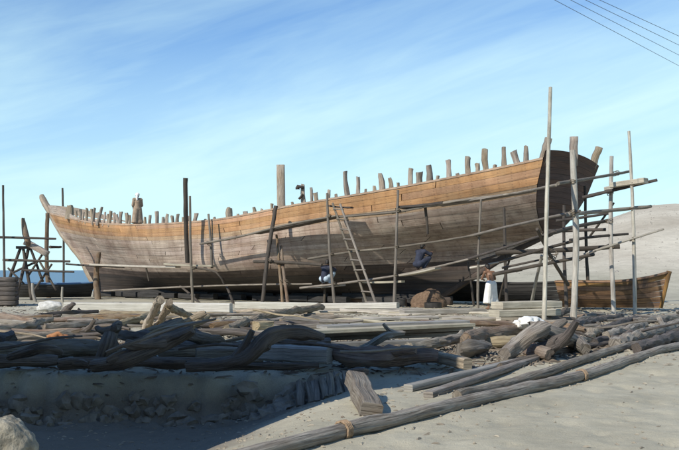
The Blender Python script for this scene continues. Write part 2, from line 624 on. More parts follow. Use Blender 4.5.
_rd = random.Random(14)
DENTS = []
for _ in range(70):
    _y = _rd.uniform(7.6, 13.5)
    DENTS.append((_rd.uniform(.775 * (_y - 8.2) + .2, .42 * _y), _y, _rd.uniform(.08, .17), _rd.uniform(.012, .03)))


def ground_z(x, y):
    z = -.12 * (1 - sm(12.2, 15.2, y))
    # the hollow in front of the log pile, on the left
    ye = 13.3 + .25 * nz(x, 3.1, 0, 1.1) + .16 * nz(x, 9.1, 0, 3.4)
    near = 1 - sm(ye - .34, ye + .10, y)
    left = 1 - sm(-2.3, .45, x - .25 * (y - 11))
    z -= .64 * near * left * sm(5.0, 9.5, y)
    z += .05 * nz(x, y, 0, .35) * sm(6, 10, y) + .02 * nz(x, y, 4, 1.6) + .009 * nz(x, y, 7, 5.5)
    if near * left > .05 and y > ye - .9:
        z += (.09 * nz(x, y, 2, 3.2) + .05 * nz(x, y, 5, 7.5)) * left * (1 - sm(ye + .1, ye + .5, y))
    if 7 < y < 14 and x > -.5:
        for dx, dy, dr, dd in DENTS:
            q = ((x - dx) ** 2 + ((y - dy) * .7) ** 2) / (dr * dr)
            if q < 6: z += dd * (.45 * q - 1) * math.exp(-q)
    # hill behind, rising to the right
    if y > 50:
        px = CX + F * x / y
        zc = max(0, H + (HY - table(SKYLINE, px)) * 130 / F - 1.3)
        rill = 1 + .05 * nz(x * .05, y * .05) + .035 * nz(x, y, 1, .12) + .02 * nz(x * 1.6, y * .5, 3, .35)
        z += zc * sm(52, 130, y) * rill * (1 if y < 150 else max(0, 1 - (y - 150) / 900))
    # shore drops away to the sea far left
    if y > 60:
        px = CX + F * x / y
        z -= 1.9 * sm(60, 110, y) * (1 - sm(250, 420, px))
    return z


def axis_coords(a, b, step, lo, hi, grow):
    xs = [a + i * step for i in range(int((b - a) / step) + 1)]
    s = step
    x = xs[-1]
    while x < hi:
        s *= grow
        x += s
        xs.append(x)
    s = step
    x = xs[0]
    pre = []
    while x > lo:
        s *= grow
        x -= s
        pre.append(x)
    return pre[::-1] + xs


gx = axis_coords(-5.5, 7.5, .06, -3500, 3500, 1.09)
gy = axis_coords(7.0, 17.0, .06, -60, 4500, 1.07)
mb = MB()
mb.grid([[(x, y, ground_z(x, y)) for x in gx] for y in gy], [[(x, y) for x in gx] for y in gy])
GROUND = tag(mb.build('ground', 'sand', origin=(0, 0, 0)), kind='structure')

mb = MB()
mb.grid([[(x, y, -.55) for x in (-4000, -1000, 0, 1000, 4000)] for y in (62, 200, 800, 5000)], [[(x, y) for x in range(5)] for y in range(4)])
tag(mb.build('sea', 'sea', origin=(0, 0, 0)), kind='structure')

# ------------------------------------------------------------------ the dhow
ANG = radians(34)
AX = Vector((cos(ANG), -sin(ANG), 0))            # towards the stern
NR = Vector((-sin(ANG), -cos(ANG), 0))           # towards the camera side
C0 = Vector((8.95, 34.42, 0))
dhow = empty('dhow', C0, -ANG)
tag(dhow, 'large unfinished wooden dhow hull with orange upper planks and rows of bare timber heads', 'boat')
UST = [(.34, 5.75), (2.24, 2.6), (2.9, .95), (5.7, 0), (6.4, -.2)]
UBW = [(.3, 26.7), (.34, 26.72), (1.3, 27.5), (2.28, 28.2), (3.4, 29.6), (5.63, 31.5), (6.2, 31.9)]
BT = [(.4, .12), (2.6, .14), (2.85, .6), (3.25, 1.45), (3.8, 2.15), (4.5, 2.68), (5.7, 2.92)]
ZK = .34
SHEER_PX = [(30, 209), (48, 213.5), (60, 216), (80, 221), (100, 224), (137, 225.5), (170, 224), (200, 222), (228, 219), (250, 214.5), (281, 208), (330, 199.5), (365, 194),
            (400, 188), (450, 178.5), (500, 168.5), (530, 162), (545, 158.5), (600, 150)]


def half_breadth(s, w, z):
    mid = 3.25 * (.03 + .97 * (1 - (1 - min(1, w / .66)) ** 3.3))
    if s < .42:
        x = s / .42
        hi = 1 - (1 - x) ** 2.2
        lo = x ** 1.6 * (2 - x ** 1.6)
        e = lerp(lo, hi, sm(.3, .95, w))
        b0 = table(BT, z)
        return lerp(b0, mid, e)
    if s > .5:
        x = (1 - s) / .5
        hi = 1 - (1 - x) ** 2.4
        lo = sm(0, 1, x) * .6 + .4 * x
        e = lerp(lo, hi, sm(.1, .9, w))
        return lerp(.1, mid, e)
    return mid


def hull_local(s, z, zs):
    w = (z - ZK) / (zs - ZK)
    u = lerp(table(UST, z), table(UBW, z), s)
    return u, half_breadth(s, max(0, w), z)


def to_world(u, v, z):
    return C0 - AX * u + NR * v + Vector((0, 0, z))


NS = 48
ZS = []
for i in range(NS + 1):
    s = i / NS
    z = 4.6
    for _ in range(30):
        u, b = hull_local(s, z, z)
        p = to_world(u, b, z)
        py = table(SHEER_PX, CX + F * p.x / p.y)
        z = lerp(z, H + (HY - py) * p.y / F, .6)
    ZS.append(z)
for _ in range(3):
    ZS = [ZS[0]] + [(ZS[i - 1] + ZS[i] * 2 + ZS[i + 1]) / 4 for i in range(1, NS)] + [ZS[-1]]


def zsheer(s):
    x = min(NS - 1e-6, max(0, s * NS))
    i = int(x)
    return lerp(ZS[i], ZS[i + 1], x - i)


def hull_pt(s, q, off=0.0, side=1):
    """local point on the shell; q 0 at keel, 1 at gunwale; off outwards"""
    zs = zsheer(s)

    def raw(s_, q_):
        z = ZK + (zsheer(s_) - ZK) * (max(0, q_) ** 1.3)
        u, b = hull_local(s_, z, zsheer(s_))
        return Vector((-u, -b, z))
    p = raw(s, q)
    if off:
        e = .004
        s0, s1 = max(0, s - e), min(1, s + e)
        q0, q1 = max(0, q - .01), min(1, q + .01)
        n = (raw(s1, q) - raw(s0, q)).cross(raw(s, q1) - raw(s, q0))
        if n.length > 1e-9:
            n.normalize()
            if n.y > 0: n = -n
            if off: p = p + n * off
    if side < 0:
        p.y = -p.y
    return p


# inner shell seen in the seams, and the whole far side
mb = MB()
ss = [i / 60 for i in range(61)]
qs = [j / 24 for j in range(25)]
mb.grid([[hull_pt(s, q, -.03) for q in qs] for s in ss], [[(-hull_pt(s, q).x, q * 5) for q in qs] for s in ss])
mb.build('inner_shell', 'caulk', dhow, world=False)
mb = MB()
mb.grid([[hull_pt(s, q, .02, -1) for q in qs] for s in ss], [[(-hull_pt(s, q).x, q * 5) for q in qs] for s in ss], True)
mb.build('far_side_planking', 'hull_old', dhow, world=False)

NST = 22
rs = random.Random(11)
for k in range(NST):
    qa, qb = k / NST, (k + 1) / NST
    gap = .014 / NST * 1.2
    cuts = [0.0]
    x = rs.uniform(.12, .26)
    while x < .9:
        cuts.append(x)
        x += rs.uniform(.18, .30)
    if 1 - cuts[-1] < .08: cuts.pop()
    cuts.append(1.0)
    mat = 'hull_new' if k >= NST - 3 else 'hull_tan' if k == NST - 4 else 'hull_old' if k > 8 else 'hull_low_shade' if k > 6 else 'hull_bottom_shade'
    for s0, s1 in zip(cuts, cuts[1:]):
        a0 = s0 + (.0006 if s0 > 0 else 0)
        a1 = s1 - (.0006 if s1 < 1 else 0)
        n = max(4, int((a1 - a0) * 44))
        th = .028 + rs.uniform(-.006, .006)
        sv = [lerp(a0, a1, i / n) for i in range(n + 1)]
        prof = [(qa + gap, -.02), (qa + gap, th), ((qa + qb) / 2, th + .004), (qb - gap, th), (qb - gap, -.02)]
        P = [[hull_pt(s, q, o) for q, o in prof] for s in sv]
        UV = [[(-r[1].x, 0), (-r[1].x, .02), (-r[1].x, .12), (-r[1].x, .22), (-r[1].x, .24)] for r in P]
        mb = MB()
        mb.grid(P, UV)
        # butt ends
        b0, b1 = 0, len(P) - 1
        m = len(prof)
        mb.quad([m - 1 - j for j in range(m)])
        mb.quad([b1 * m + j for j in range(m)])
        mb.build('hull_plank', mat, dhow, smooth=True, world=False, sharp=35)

# rail cap along the gunwale, and raised washboard at the bow
mb = MB()
sv = [i / 60 for i in range(61)]
P, UV = [], []
for s in sv:
    o = hull_pt(s, 1, .05)
    i = hull_pt(s, 1, -.16)
    if i.y > -.02: i.y = -.02
    z = zsheer(s)
    P.append([(o.x, o.y, z - .015), (o.x, o.y, z + .06), (i.x, i.y, z + .06), (i.x, i.y, z - .015)])
    UV.append([(-o.x, 0), (-o.x, .06), (-o.x, .26), (-o.x, .32)])
mb.grid(P, UV)
mb.build('gunwale_rail', 'hull_tan', dhow, world=False, sharp=30)

for side in (1, -1):
    mb = MB()
    P, UV = [], []
    for i in range(17):
        s = lerp(.86, 1.0, i / 16)
        z = zsheer(s)
        hgt = .05 + .42 * sm(.86, .97, s)
        a = hull_pt(s, 1, .035, side)
        b = hull_pt(s, 1, -.04, side)
        if abs(b.y) < .03: b.y = -.03 * side
        rk = Vector((-.45 * hgt * sm(.9, 1, s), 0, 0))
        P.append([(a.x, a.y, z + .06), (a.x + rk.x, a.y, z + .06 + hgt), (b.x + rk.x, b.y, z + .06 + hgt), (b.x, b.y, z + .06)])
        UV.append([(-a.x, 0), (-a.x, hgt), (-a.x, hgt + .07), (-a.x, 2 * hgt)])
    mb.grid(P, UV, side < 0)
    mb.build('bow_washboard', 'timber_head', dhow, world=False, sharp=30)

# keel, stem, sternpost
MB().beam((-5.2, 0, .17), (-27.0, 0, .17), .3, .36).build('keel', 'hull_low_shade', dhow, world=False)
mb = MB()
stem = [(-table(UBW, z) - .06, 0, z) for z in (.2, .8, 1.4, 2.1, 2.8, 3.5, 4.2, 4.9, 5.3, 5.7)]
stem[-1] = (-31.52, 0, 5.62)
stem += [(-31.58, 0, 5.8)]
mb.tube(stem, [.19] * 9 + [.17, .12], 8, rough=.08, seed=4, step=.3)
mb.build('stem_post', 'timber_head', dhow, world=False, sharp=40)
mb = MB()
for a, b in (((-5.75, 0, .3), (-2.6, 0, 2.2)), ((-2.6, 0, 2.2), (-.92, 0, 2.95))):
    mb.beam(a, b, .28, .34, up=(1, 0, .5))
mb.build('stern_post', 'hull_low_shade', dhow, world=False)

# transom, board by board
NTB = 15
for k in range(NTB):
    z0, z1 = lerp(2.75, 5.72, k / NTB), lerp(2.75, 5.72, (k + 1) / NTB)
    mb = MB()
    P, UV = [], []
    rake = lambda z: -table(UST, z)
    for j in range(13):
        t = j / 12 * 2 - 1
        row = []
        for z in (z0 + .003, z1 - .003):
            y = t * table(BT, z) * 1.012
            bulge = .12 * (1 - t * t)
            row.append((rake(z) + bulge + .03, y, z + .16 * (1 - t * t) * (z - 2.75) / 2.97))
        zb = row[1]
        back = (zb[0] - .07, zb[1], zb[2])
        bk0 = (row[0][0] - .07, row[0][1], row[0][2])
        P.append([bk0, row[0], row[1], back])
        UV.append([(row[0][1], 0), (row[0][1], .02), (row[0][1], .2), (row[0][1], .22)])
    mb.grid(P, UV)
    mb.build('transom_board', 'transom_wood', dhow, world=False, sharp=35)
mb = MB()
P, UV = [], []
for j in range(13):
    t = j / 12 * 2 - 1
    P.append([(-table(UST, z) - .02 + .12 * (1 - t * t), t * table(BT, z) * .99, z + .16 * (1 - t * t) * max(0, z - 2.75) / 2.97) for z in [lerp(2.7, 5.7, i / 10) for i in range(11)]])
    UV.append([(0, 0)] * 11)
mb.grid(P, UV)
mb.build('transom_backing', 'caulk', dhow, world=False)

# deck inside
mb = MB()
P, UV = [], []
for i in range(41):
    s = lerp(.02, .985, i / 40)
    drop = lerp(.55, .12, sm(.55, .66, s))
    z = zsheer(s) - drop
    a = hull_pt(s, 1, -.1)
    hb = max(.03, abs(a.y) - .05)
    P.append([(a.x, -hb, z), (a.x, 0, z + .05), (a.x, hb, z)])
    UV.append([(-a.x, 0), (-a.x, hb), (-a.x, 2 * hb)])
mb.grid(P, UV)
deck = mb.build('deck', 'hull_old', dhow, world=False)


def s_at_px(px, side=1):
    lo, hi = 0.0, 1.0
    for _ in range(40):
        m = (lo + hi) / 2
        u, b = hull_local(m, zsheer(m), zsheer(m))
        p = to_world(u, b, zsheer(m))
        if CX + F * p.x / p.y > px: lo = m
        else: hi = m
    return lo


# timber heads: (photo column, row of the top, width in metres, lean in px)
HEADS = [(70, 206, .42, 1), (80, 209, .2, 0), (87, 208, .16, 1), (91.5, 209, .16, -1), (95, 208, .16, 2), (102, 207, .17, 5), (108, 214, .16, 0), (114, 213, .16, 0),
         (121, 212, .18, 1), (126.5, 213, .18, 0), (145, 217, .16, 0), (157, 211, .18, 0), (163, 217, .15, 0), (167.5, 214, .17, 1), (178, 214, .18, 1), (196, 213, .2, 2),
         (205, 219, .14, 0), (229.5, 207.5, .32, 0), (245.5, 211, .24, 0), (253.5, 207, .19, -1), (272, 204, .14, 0),
         (303, 184, .22, -1), (311, 187.5, .13, -1), (315, 193, .18, -2), (329, 190, .16, 1),
         (345, 171, .22, -3), (358, 177, .19, 0), (366, 189, .12, 0), (374, 186, .16, 0), (380, 173, .24, -2), (389.5, 178, .2, -2), (410.5, 168, .2, 0),
         (419, 172, .25, 0), (429, 165, .24, 0), (448, 160, .21, -1), (457, 173, .16, 0), (467.5, 157, .21, -1), (477, 163, .18, 0), (485, 149, .24, -2), (495, 165, .16, 0),
         (76, 211, .14, -1), (84, 212, .12, 1), (98.5, 212, .14, -1), (105, 212, .13, 2), (111, 211, .15, 2), (117, 214, .14, -1), (129.5, 215, .13, 1), (150, 215, .14, 1), (172, 216, .15, -1), (183, 217, .12, 0), (189, 216, .14, 1), (214, 217, .14, 0), (238, 214, .13, 0), (262, 209, .14, 1), (292, 202, .14, 0), (336, 194, .14, 0), (398, 183, .13, 0), (438, 176, .14, 1),
         (503.5, 146.5, .2, -1), (513, 151, .24, -5), (526, 146, .2, 0)]
for i, (px, py, wd, lean) in enumerate(HEADS):
    s = s_at_px(px)
    g = hull_pt(s, 1, -.22)
    gw = to_world(-g.x, -g.y, g.z)
    top = at(px, py, gw.y)
    bot = gw - Vector((0, 0, .12))
    bot.x = (px - lean - CX) / F * gw.y
    mb = MB()
    r = wd / 2
    kind = i % 3
    mid = bot.lerp(top, .6) + Vector((rs.uniform(-.03, .03), 0, 0))
    mb.tube([bot, mid, top], [r * 1.05, r * rs.uniform(.85, 1.05), r * rs.uniform(.7, 1.1)], 7, rough=.26, seed=i * 1.7, step=.22)
    mb.build('timber_head', 'timber_head', dhow, sharp=50)
# the hooked stick lashed to one of the heads
g = hull_pt(s_at_px(303), 1, -.12)
gy_ = to_world(-g.x, -g.y, g.z).y
MB().tube([at(304, 188, gy_ - .1), at(297.5, 186.5, gy_ - .1), at(297.5, 189.5, gy_ - .1)], [.06, .07, .09], 7, rough=.2, seed=3).build('lashed_stick', 'pole_dark', dhow)
MB().tube([at(303, 194, gy_ - .1), at(299, 199, gy_ - .1)], .05, 6, rough=.2, seed=4).build('lashed_stick', 'pole_dark', dhow)
# tall squared post amidships
g = hull_pt(s_at_px(281), 1, -.3)
gw = to_world(-g.x, -g.y, g.z)
MB().beam((at(281.6, 206, gw.y).x, gw.y, gw.z - .5), at(280.6, 165, gw.y), .34, .3, up=(0, 1, 0), jit=.03, seed=2).build('tall_post', 'timber_head', dhow)
# stern quarter heads on the transom
for px0, py0, px1, py1, v, wd in ((541, 160, 548.5, 138, 2.6, .3), (573.5, 162, 574, 136.5, .2, .34), (591, 166, 599, 147, -2.6, .33)):
    base = to_world(.22, v, 5.2)
    b = at(px0, py0 + 4, base.y); t = at(px1, py1, base.y - .1)
    MB().beam(b, t, wd * .75, wd, up=(0, 1, 0), jit=.06, seed=int(px0)).build('quarter_timber', 'timber_head', dhow)

# shores and keel blocks under the hull
for i in range(9):
    u = 6.2 + i * 2.5
    mb = MB().beam((-u, -.7, .05), (-u, .7, .05), .35, .3, jit=.03, seed=i)
    mb.build('keel_block', 'dark_log', None if False else dhow, world=False)

SHADE_BAULKS = 'dark baulks added for shade under the bilge'  # extra dark timbers, put in to blacken the gap under the hull
ru = random.Random(9)
for i in range(13):
    u = 7.0 + i * 1.5
    for row in range(2):
        c = to_world(u + ru.uniform(-.4, .4), 1.0 - row * .8 + ru.uniform(-.2, .2), .14 + ru.uniform(0, .05) + row * .14)
        d = (AX * 1.0 + NR * ru.uniform(-.25, .25)).normalized() * ru.uniform(.5, .85)
        tag(MB().beam(c - d, c + d, .3, .26, jit=.04, seed=i + row * 20).build('baulk', 'boat_tar', sharp=40), 'added dark baulk deepening the shade under the hull, %s from the stern in the %s row' % (['first', 'second', 'third', 'fourth', 'fifth', 'sixth', 'seventh', 'eighth', 'ninth', 'tenth', 'eleventh', 'twelfth', 'thirteenth'][i], ('front', 'back')[row]), 'baulk', SHADE_BAULKS)

# ------------------------------------------------------------------ scaffold around the dhow
def side_pt(px, off):
    """plan position of the scaffold line `off` metres out from the dhow's centre line, at a photo column"""
    X0, Y0 = C0.x + NR.x * off, C0.y + NR.y * off
    r = (px - CX) / F
    u = (X0 - r * Y0) / (AX.x + -AX.y * r)
    return Vector((X0 - AX.x * u, Y0 - AX.y * u, 0))


def sp(px, py, off):
    p = side_pt(px, off)
    return Vector((p.x, p.y, H + (HY - py) * p.y / F))


def gnd(p, sink=.06):
    return Vector((p.x, p.y, ground_z(p.x, p.y) - sink))


POLE_G, BEAM_G = 'upright scaffold poles round the dhow', 'cross poles and planks of the scaffold'
seedc = [100]
UPRIGHT, CROSS = [], []


def pole(label, top, foot, r, mat='pole_wood', r2=None, name='scaffold_pole', group=POLE_G, cat='pole', bend=.9):
    seedc[0] += 1
    t, f = Vector(top), Vector(foot)
    r *= .86; r2 = r2 * .86 if r2 else None
    mb = MB()
    mid = f.lerp(t, .5) + Vector((random.uniform(-1, 1) * r * bend, 0, 0))
    L = (t - f).length
    mb.tube([f, mid, t], [r, lerp(r, r2 or r * .75, .5), r2 or r * .75], 8, rough=.14, seed=seedc[0], step=.35)
    o = tag(mb.build(name, mat, sharp=60), label, cat, group)
    UPRIGHT.append((o, f, t, r))
    return o


OFF = 4.35
pole('thick dark upright pole rising beside the hull, left of the midship post', sp(185.5, 178, OFF), sp(187.5, 263, OFF - .35), .115, 'pole_dark', .12)
pole('thin pole standing against the thick dark upright, foot on the sand', sp(190, 196, OFF + .15), gnd(sp(193, 300, OFF + .15)), .075)
pole('short thin upright against the grey planks right of the thick dark pole', sp(208.5, 214, OFF - .5), sp(212, 268, OFF - .4), .07)
pole('dark leaning scaffold pole crossing the hull below the tall midship post', sp(276, 206, OFF - .3), gnd(sp(262, 304, OFF + .6)), .085, 'pole_dark', .10)
pole('brown prop leaning against the hull bottom, left one of the pair', sp(276.5, 235, OFF - .6), gnd(sp(283, 304, OFF + .3)), .08, 'brown_log')
pole('brown prop leaning against the hull bottom, right one of the pair', sp(281, 246, OFF - .6), gnd(sp(288.5, 304, OFF + .35)), .085, 'brown_log')
pole('thin upright scaffold pole with the ladder leaning beside it', sp(327, 193, OFF - .1), gnd(sp(335, 306, OFF + .1)), .075)
pole('thin upright scaffold pole in front of the orange planks amidships, right of the ladder', sp(398, 190, OFF), gnd(sp(394, 304, OFF)), .07)
pole('thin scaffold upright left of the man in white, against the dark quarter', sp(481, 199, OFF - .3), gnd(sp(478, 308, OFF - .3)), .06)
pole('scaffold upright just right of the man in white', sp(504, 208, OFF - .5), gnd(sp(507, 309, OFF - .2)), .075, 'pole_dark')
pole('rough brown prop under the bow planks, with a ragged top', sp(99, 252, OFF - 1.1), gnd(sp(98, 300, OFF - .8)), .19, 'brown_log', .13)
pole('thick brown upright in front of the bow tip', sp(47.5, 213, 3.2), gnd(sp(49, 300, 3.2)), .14, 'brown_log', .12)
pole('slender pole at the far left edge of the photograph', at(3, 185, 42), gnd(at(5, 300, 42)), .07, 'pole_dark', .06)
pole('thin pole standing behind the bow, its tip above the rail', at(62.5, 188, 54), gnd(at(63.5, 296, 54)), .08, 'pole_dark', .07)
pole('short pale post left of the bow upright, above the white sack', at(32.5, 283, 41), gnd(at(36, 302, 41)), .10, 'pole_pale')
pole('short pale post right of the bow upright', at(62.5, 287, 41), gnd(at(63, 302, 41)), .075, 'pole_pale')
pole('short dark prop below the hull, near the pair of brown props', sp(226, 285, OFF - 1.2), gnd(sp(234, 302, OFF - .6)), .08, 'pole_dark')
pole('short dark prop under the turn of the hull, left of amidships', sp(180, 286, OFF - 1.2), gnd(sp(200, 301, OFF - .5)), .07, 'pole_dark')
pole('short prop below the worker in pale blue', sp(325, 284, OFF - .6), gnd(sp(324, 303, OFF - .5)), .07, 'pole_dark')
# stern group
pole('tallest pale scaffold pole, rising past the left edge of the transom', at(550.5, 87, 24.2), gnd(onz(544, 325, 0)), .075, 'pole_pale', .055)
pole('stout pale pole standing in front of the middle of the transom', at(572.5, 150, 26.2), gnd(onz(573.5, 320, 0)), .115, 'pole_pale', .10)
pole('pale scaffold pole with the plank bundle beside its head', at(611.5, 156, 30.2), gnd(onz(614, 313.5, 0)), .095, 'pole_pale', .075)
pole('rightmost tall scaffold pole, slim and pale', at(629, 131, 29.2), gnd(onz(635, 315, 0)), .08, 'pole_pale', .055)
pole('dark scaffold pole behind the transom, in front of the sand hill', at(585, 186, 35.5), gnd(at(589, 300, 35.5)), .085, 'pole_dark')
pole('dark upright under the stern between the two pale poles', at(564, 205, 31.5), gnd(at(567, 300, 31.5)), .08, 'pole_dark')
pole('dark diagonal brace under the stern counter', at(537, 229, 27.0), at(568, 285, 31.2), .075, 'pole_dark')
pole('pale slanting strut under the stern, left of the tallest pole', at(542, 255, 30.2), gnd(at(530, 302, 32.5)), .075, 'pole_pale')


def beam(label, pts, r, mat='pole_wood', name='scaffold_beam', cat='pole', taper=.8):
    seedc[0] += 1
    r *= .84
    mb = MB()
    mb.tube(pts, [lerp(r, r * taper, i / (len(pts) - 1)) for i in range(len(pts))], 8, rough=.14, seed=seedc[0], step=.4)
    CROSS.extend((Vector(a), Vector(b)) for a, b in zip(pts, pts[1:]))
    return tag(mb.build(name, mat, sharp=60), label, cat, BEAM_G)


def plank(label, p0, p1, w, t, mat='sawn_grey', up=(0, 0, 1), name='scaffold_plank', sag=.02):
    seedc[0] += 1
    mb = MB().beam(p0, p1, w, t, up=up, jit=.02, seed=seedc[0], nseg=8, sag=sag)
    return tag(mb.build(name, mat, sharp=40), label, 'plank', BEAM_G)


O2 = OFF - .12
beam('upper cross pole along the orange planks, from the short upright to the ladder', [sp(200, 244, O2), sp(240, 236.5, O2), sp(286, 225, O2), sp(336, 216, O2)], .06)
beam('upper cross pole from the ladder to the dark bracket plank', [sp(326, 216.5, O2 - .1), sp(352, 216, O2), sp(400, 211.5, O2)], .055)
beam('upper cross pole running aft under the orange planks to the tallest pole', [sp(392, 213, O2 - .1), sp(450, 202, O2), sp(510, 194, O2 - .1), at(556, 185, 24.5)], .06)
plank('dark bracket plank high on the hull beside the thin midship upright', sp(400, 207.5, OFF - .35), sp(446, 203, OFF - .35), .6, .09, 'pole_dark')
plank('walkway board behind the upper cross pole, ladder to tall midship post', sp(256, 233.5, OFF - .42), sp(338, 216.5, OFF - .42), .62, .05, 'pole_dark')
plank('walkway board from the ladder to the thin midship upright', sp(334, 217, OFF - .42), sp(402, 211, OFF - .42), .6, .05, 'pole_dark')
plank('walkway board running aft along the dark band below the orange planks', sp(440, 205.5, OFF - .45), sp(534, 190.5, OFF - .9), .62, .05, 'pole_wood')
plank('dark board beside the head of the ladder', sp(330, 206, O2 - .3), sp(352, 207.5, O2 - .45), .3, .06, 'pole_dark')
beam('short post hanging under the dark bracket plank', [sp(425, 205, O2 - .35), sp(427, 222, O2 - .45), sp(427.5, 234, O2 - .5)], .07, 'pole_dark')
beam('middle cross pole along the grey planks, from the worker in pale blue aft', [sp(308, 259, O2), sp(350, 252, O2), sp(398, 247, O2), sp(446, 240, O2), sp(482, 234, O2)], .055, 'pole_wood')
beam('middle cross pole continuing aft to the stout pole before the transom', [sp(466, 237, O2 - .2), at(500, 228.5, 30.8), at(540, 219.5, 27.8), at(580, 211, 25.9)], .06)
beam('dark beam across the hull just left of the worker in pale blue', [sp(254, 261.5, O2), sp(290, 262.5, O2), sp(322, 265, O2)], .085, 'pole_dark')
plank('long pale walkway plank along the lower bow planks', sp(92, 264.5, O2 - .5), sp(178, 267, O2 - .3), .34, .09, 'sawn_pale')
plank('pale walkway plank overlapping the longer one, under the thick dark upright', sp(166, 264, O2 - .2), sp(214, 266, O2 - .2), .32, .08, 'sawn_pale')
beam('thin cross pole along the bow planks above the brown prop', [sp(66, 264, OFF - 1.3), sp(96, 266, OFF - .9), sp(124, 267, OFF - .6)], .06, 'pole_dark')
beam('pole stub hanging from the pale walkway plank at the bow', [sp(146, 268, O2 - .3), sp(149, 281, O2 - .4)], .06, 'pole_dark')
beam('bent pole sloping down from the walkway planks towards the props', [sp(196, 268, O2), sp(216, 272, O2), sp(224, 284, O2 - .3)], .06, 'pole_dark')
beam('lower cross pole along the turn of the hull, bow half', [sp(104, 291, OFF - .8), sp(160, 288, OFF - .5), sp(240, 285, OFF - .4), sp(312, 284, OFF - .3)], .05, 'pole_wood')
beam('lower cross pole rising aft under the worker in dark clothes', [sp(300, 288, O2 - .1), sp(345, 283, O2), sp(400, 275, O2), sp(440, 266, O2), sp(474, 258, O2)], .055, 'pole_wood')
beam('lower cross pole rising aft above the man in white', [sp(462, 261, O2 - .2), at(500, 249, 30.6), at(528, 240, 28.6), at(556, 231, 26.8)], .06, 'pole_dark')
plank('short pale plank sticking out below the thin midship upright', sp(364, 282, O2 - .2), sp(403, 281.5, O2 - .1), .25, .08, 'sawn_pale')
beam('heavy dark beam under the stern, level above the plank stack', [at(496, 252.5, 31.6), at(545, 251, 30.8), at(620, 246.5, 30.0)], .10, 'pole_dark', taper=.9)
beam('dark pole sloping up from the man in white towards the stout pole', [at(494, 274, 31), at(540, 265, 28.8), at(594, 254.5, 27.0)], .075, 'pole_dark')
beam('pole sloping above the dark level beam, left half of the stern scaffold', [at(500, 262, 31.3), at(540, 250, 29.5), at(578, 240, 28)], .07, 'pole_dark')
beam('slim pale pole jutting out to the right over the sand hill', [at(584, 254.5, 29.8), at(625, 241, 29.0), at(664, 229, 28.5)], .05, 'pole_pale')
beam('dark cross pole from the tallest pole back to the plank-bundle pole', [at(548, 234, 27.4), at(578, 226, 29), at(606, 221, 30.4)], .085, 'pole_dark')
beam('dark level pole behind the stout pole, below the transom', [at(546, 231, 31.2), at(606, 229.5, 30.4)], .08, 'pole_dark')
beam('upper stern pole crossing the transom to the right', [at(558, 183.5, 25.2), at(590, 178.5, 27.8), at(629, 171.5, 30.6)], .065, 'pole_wood')
beam('dark stern pole jutting right past the rightmost tall pole', [at(583, 197.5, 30.4), at(620, 188.5, 29.6), at(657, 180, 28.9)], .075, 'pole_dark')
beam('lower stern pole jutting right from the stout pole', [at(568, 214.5, 26.0), at(610, 210.5, 28.6), at(651, 206.5, 29.6)], .08, 'pole_wood')
plank('thick pale plank lying on the jutting dark stern pole', at(612, 185.5, 29.7), at(646, 180.5, 28.9), .34, .17, 'sawn_pale', sag=0)
plank('second pale plank bundled beside the thick one on the stern pole', at(606, 189, 30.1), at(636, 184, 29.4), .3, .12, 'pole_pale', sag=0)

# rope lashings where cross poles meet the uprights
from mathutils.geometry import intersect_line_line
for o, f, t, r in UPRIGHT:
    for a, b in CROSS:
        q = intersect_line_line(f, t, a, b)
        if not q: continue
        u, v = q
        ka, kb = (u - f).dot(t - f) / (t - f).length_squared, (v - a).dot(b - a) / (b - a).length_squared
        if not (.02 < ka < .99 and -.03 < kb < 1.03) or (u - v).length > .42: continue
        mb = MB()
        d1 = (t - f).normalized(); d2 = (b - a).normalized()
        for j in range(3):
            ax = (d1 + d2 * (.35 if j % 2 else -.35)).normalized()
            sx = ax.cross(Vector((0, 1, 0))).normalized(); sy = ax.cross(sx)
            c = u.lerp(v, .4) + ax * (j - 1) * .026
            rr = r + .015 + (u - v).length * .45
            ring = [c + sx * cos(k * pi / 5) * (r + .012) + sy * sin(k * pi / 5) * rr for k in range(11)]
            mb.tube(ring, .013, 5, step=.09)
        c_ = mb.build('rope_lashing', 'rope_old', None, origin=(0, 0, 0))
        c_.parent = o
        c_.matrix_parent_inverse = parent_matrix(o).inverted()

# the denser tangle of poles under the stern
rt_ = random.Random(3)
for lab, a, b, r, m_ in (
        ('short dark pole in the tangle just above the man in white', (476, 262, 33.5), (516, 250, 32.0), .06, 'pole_dark'),
        ('short pale offcut lying in the tangle above the man in white', (470, 268, 33.8), (500, 262, 33.0), .05, 'pole_pale'),
        ('dark pole crossing low behind the man in white', (462, 281, 35.5), (522, 270, 33.5), .06, 'pole_dark'),
        ('thin dark pole under the level beam, left of the tallest pole', (502, 268, 31.5), (552, 257, 30.6), .05, 'pole_dark'),
        ('dark cross pole behind the stout pole at transom foot', (556, 221, 30.6), (612, 213, 30.5), .06, 'pole_dark'),
        ('dark cross pole ending past the plank-bundle pole', (570, 240, 29.2), (628, 234, 30.5), .06, 'pole_dark'),
        ('thin grey pole slanting between stout and plank-bundle poles', (576, 262, 28.5), (612, 243, 30.4), .045, 'pole_wood'),
        ('dark brace slanting up to the plank-bundle pole', (590, 236, 31.5), (614, 203, 30.4), .05, 'pole_dark'),
        ('thin dark strut behind the man in white, leaning left', (474, 306, 36), (468, 262, 35.4), .06, 'pole_dark'),
        ('thin dark strut behind the man in white, leaning right', (498, 304, 36), (512, 250, 34.6), .06, 'pole_dark')):
    beam(lab, [at(*a), at((a[0] + b[0]) / 2, (a[1] + b[1]) / 2 + rt_.uniform(-.8, .8), (a[2] + b[2]) / 2), at(*b)], r, m_)

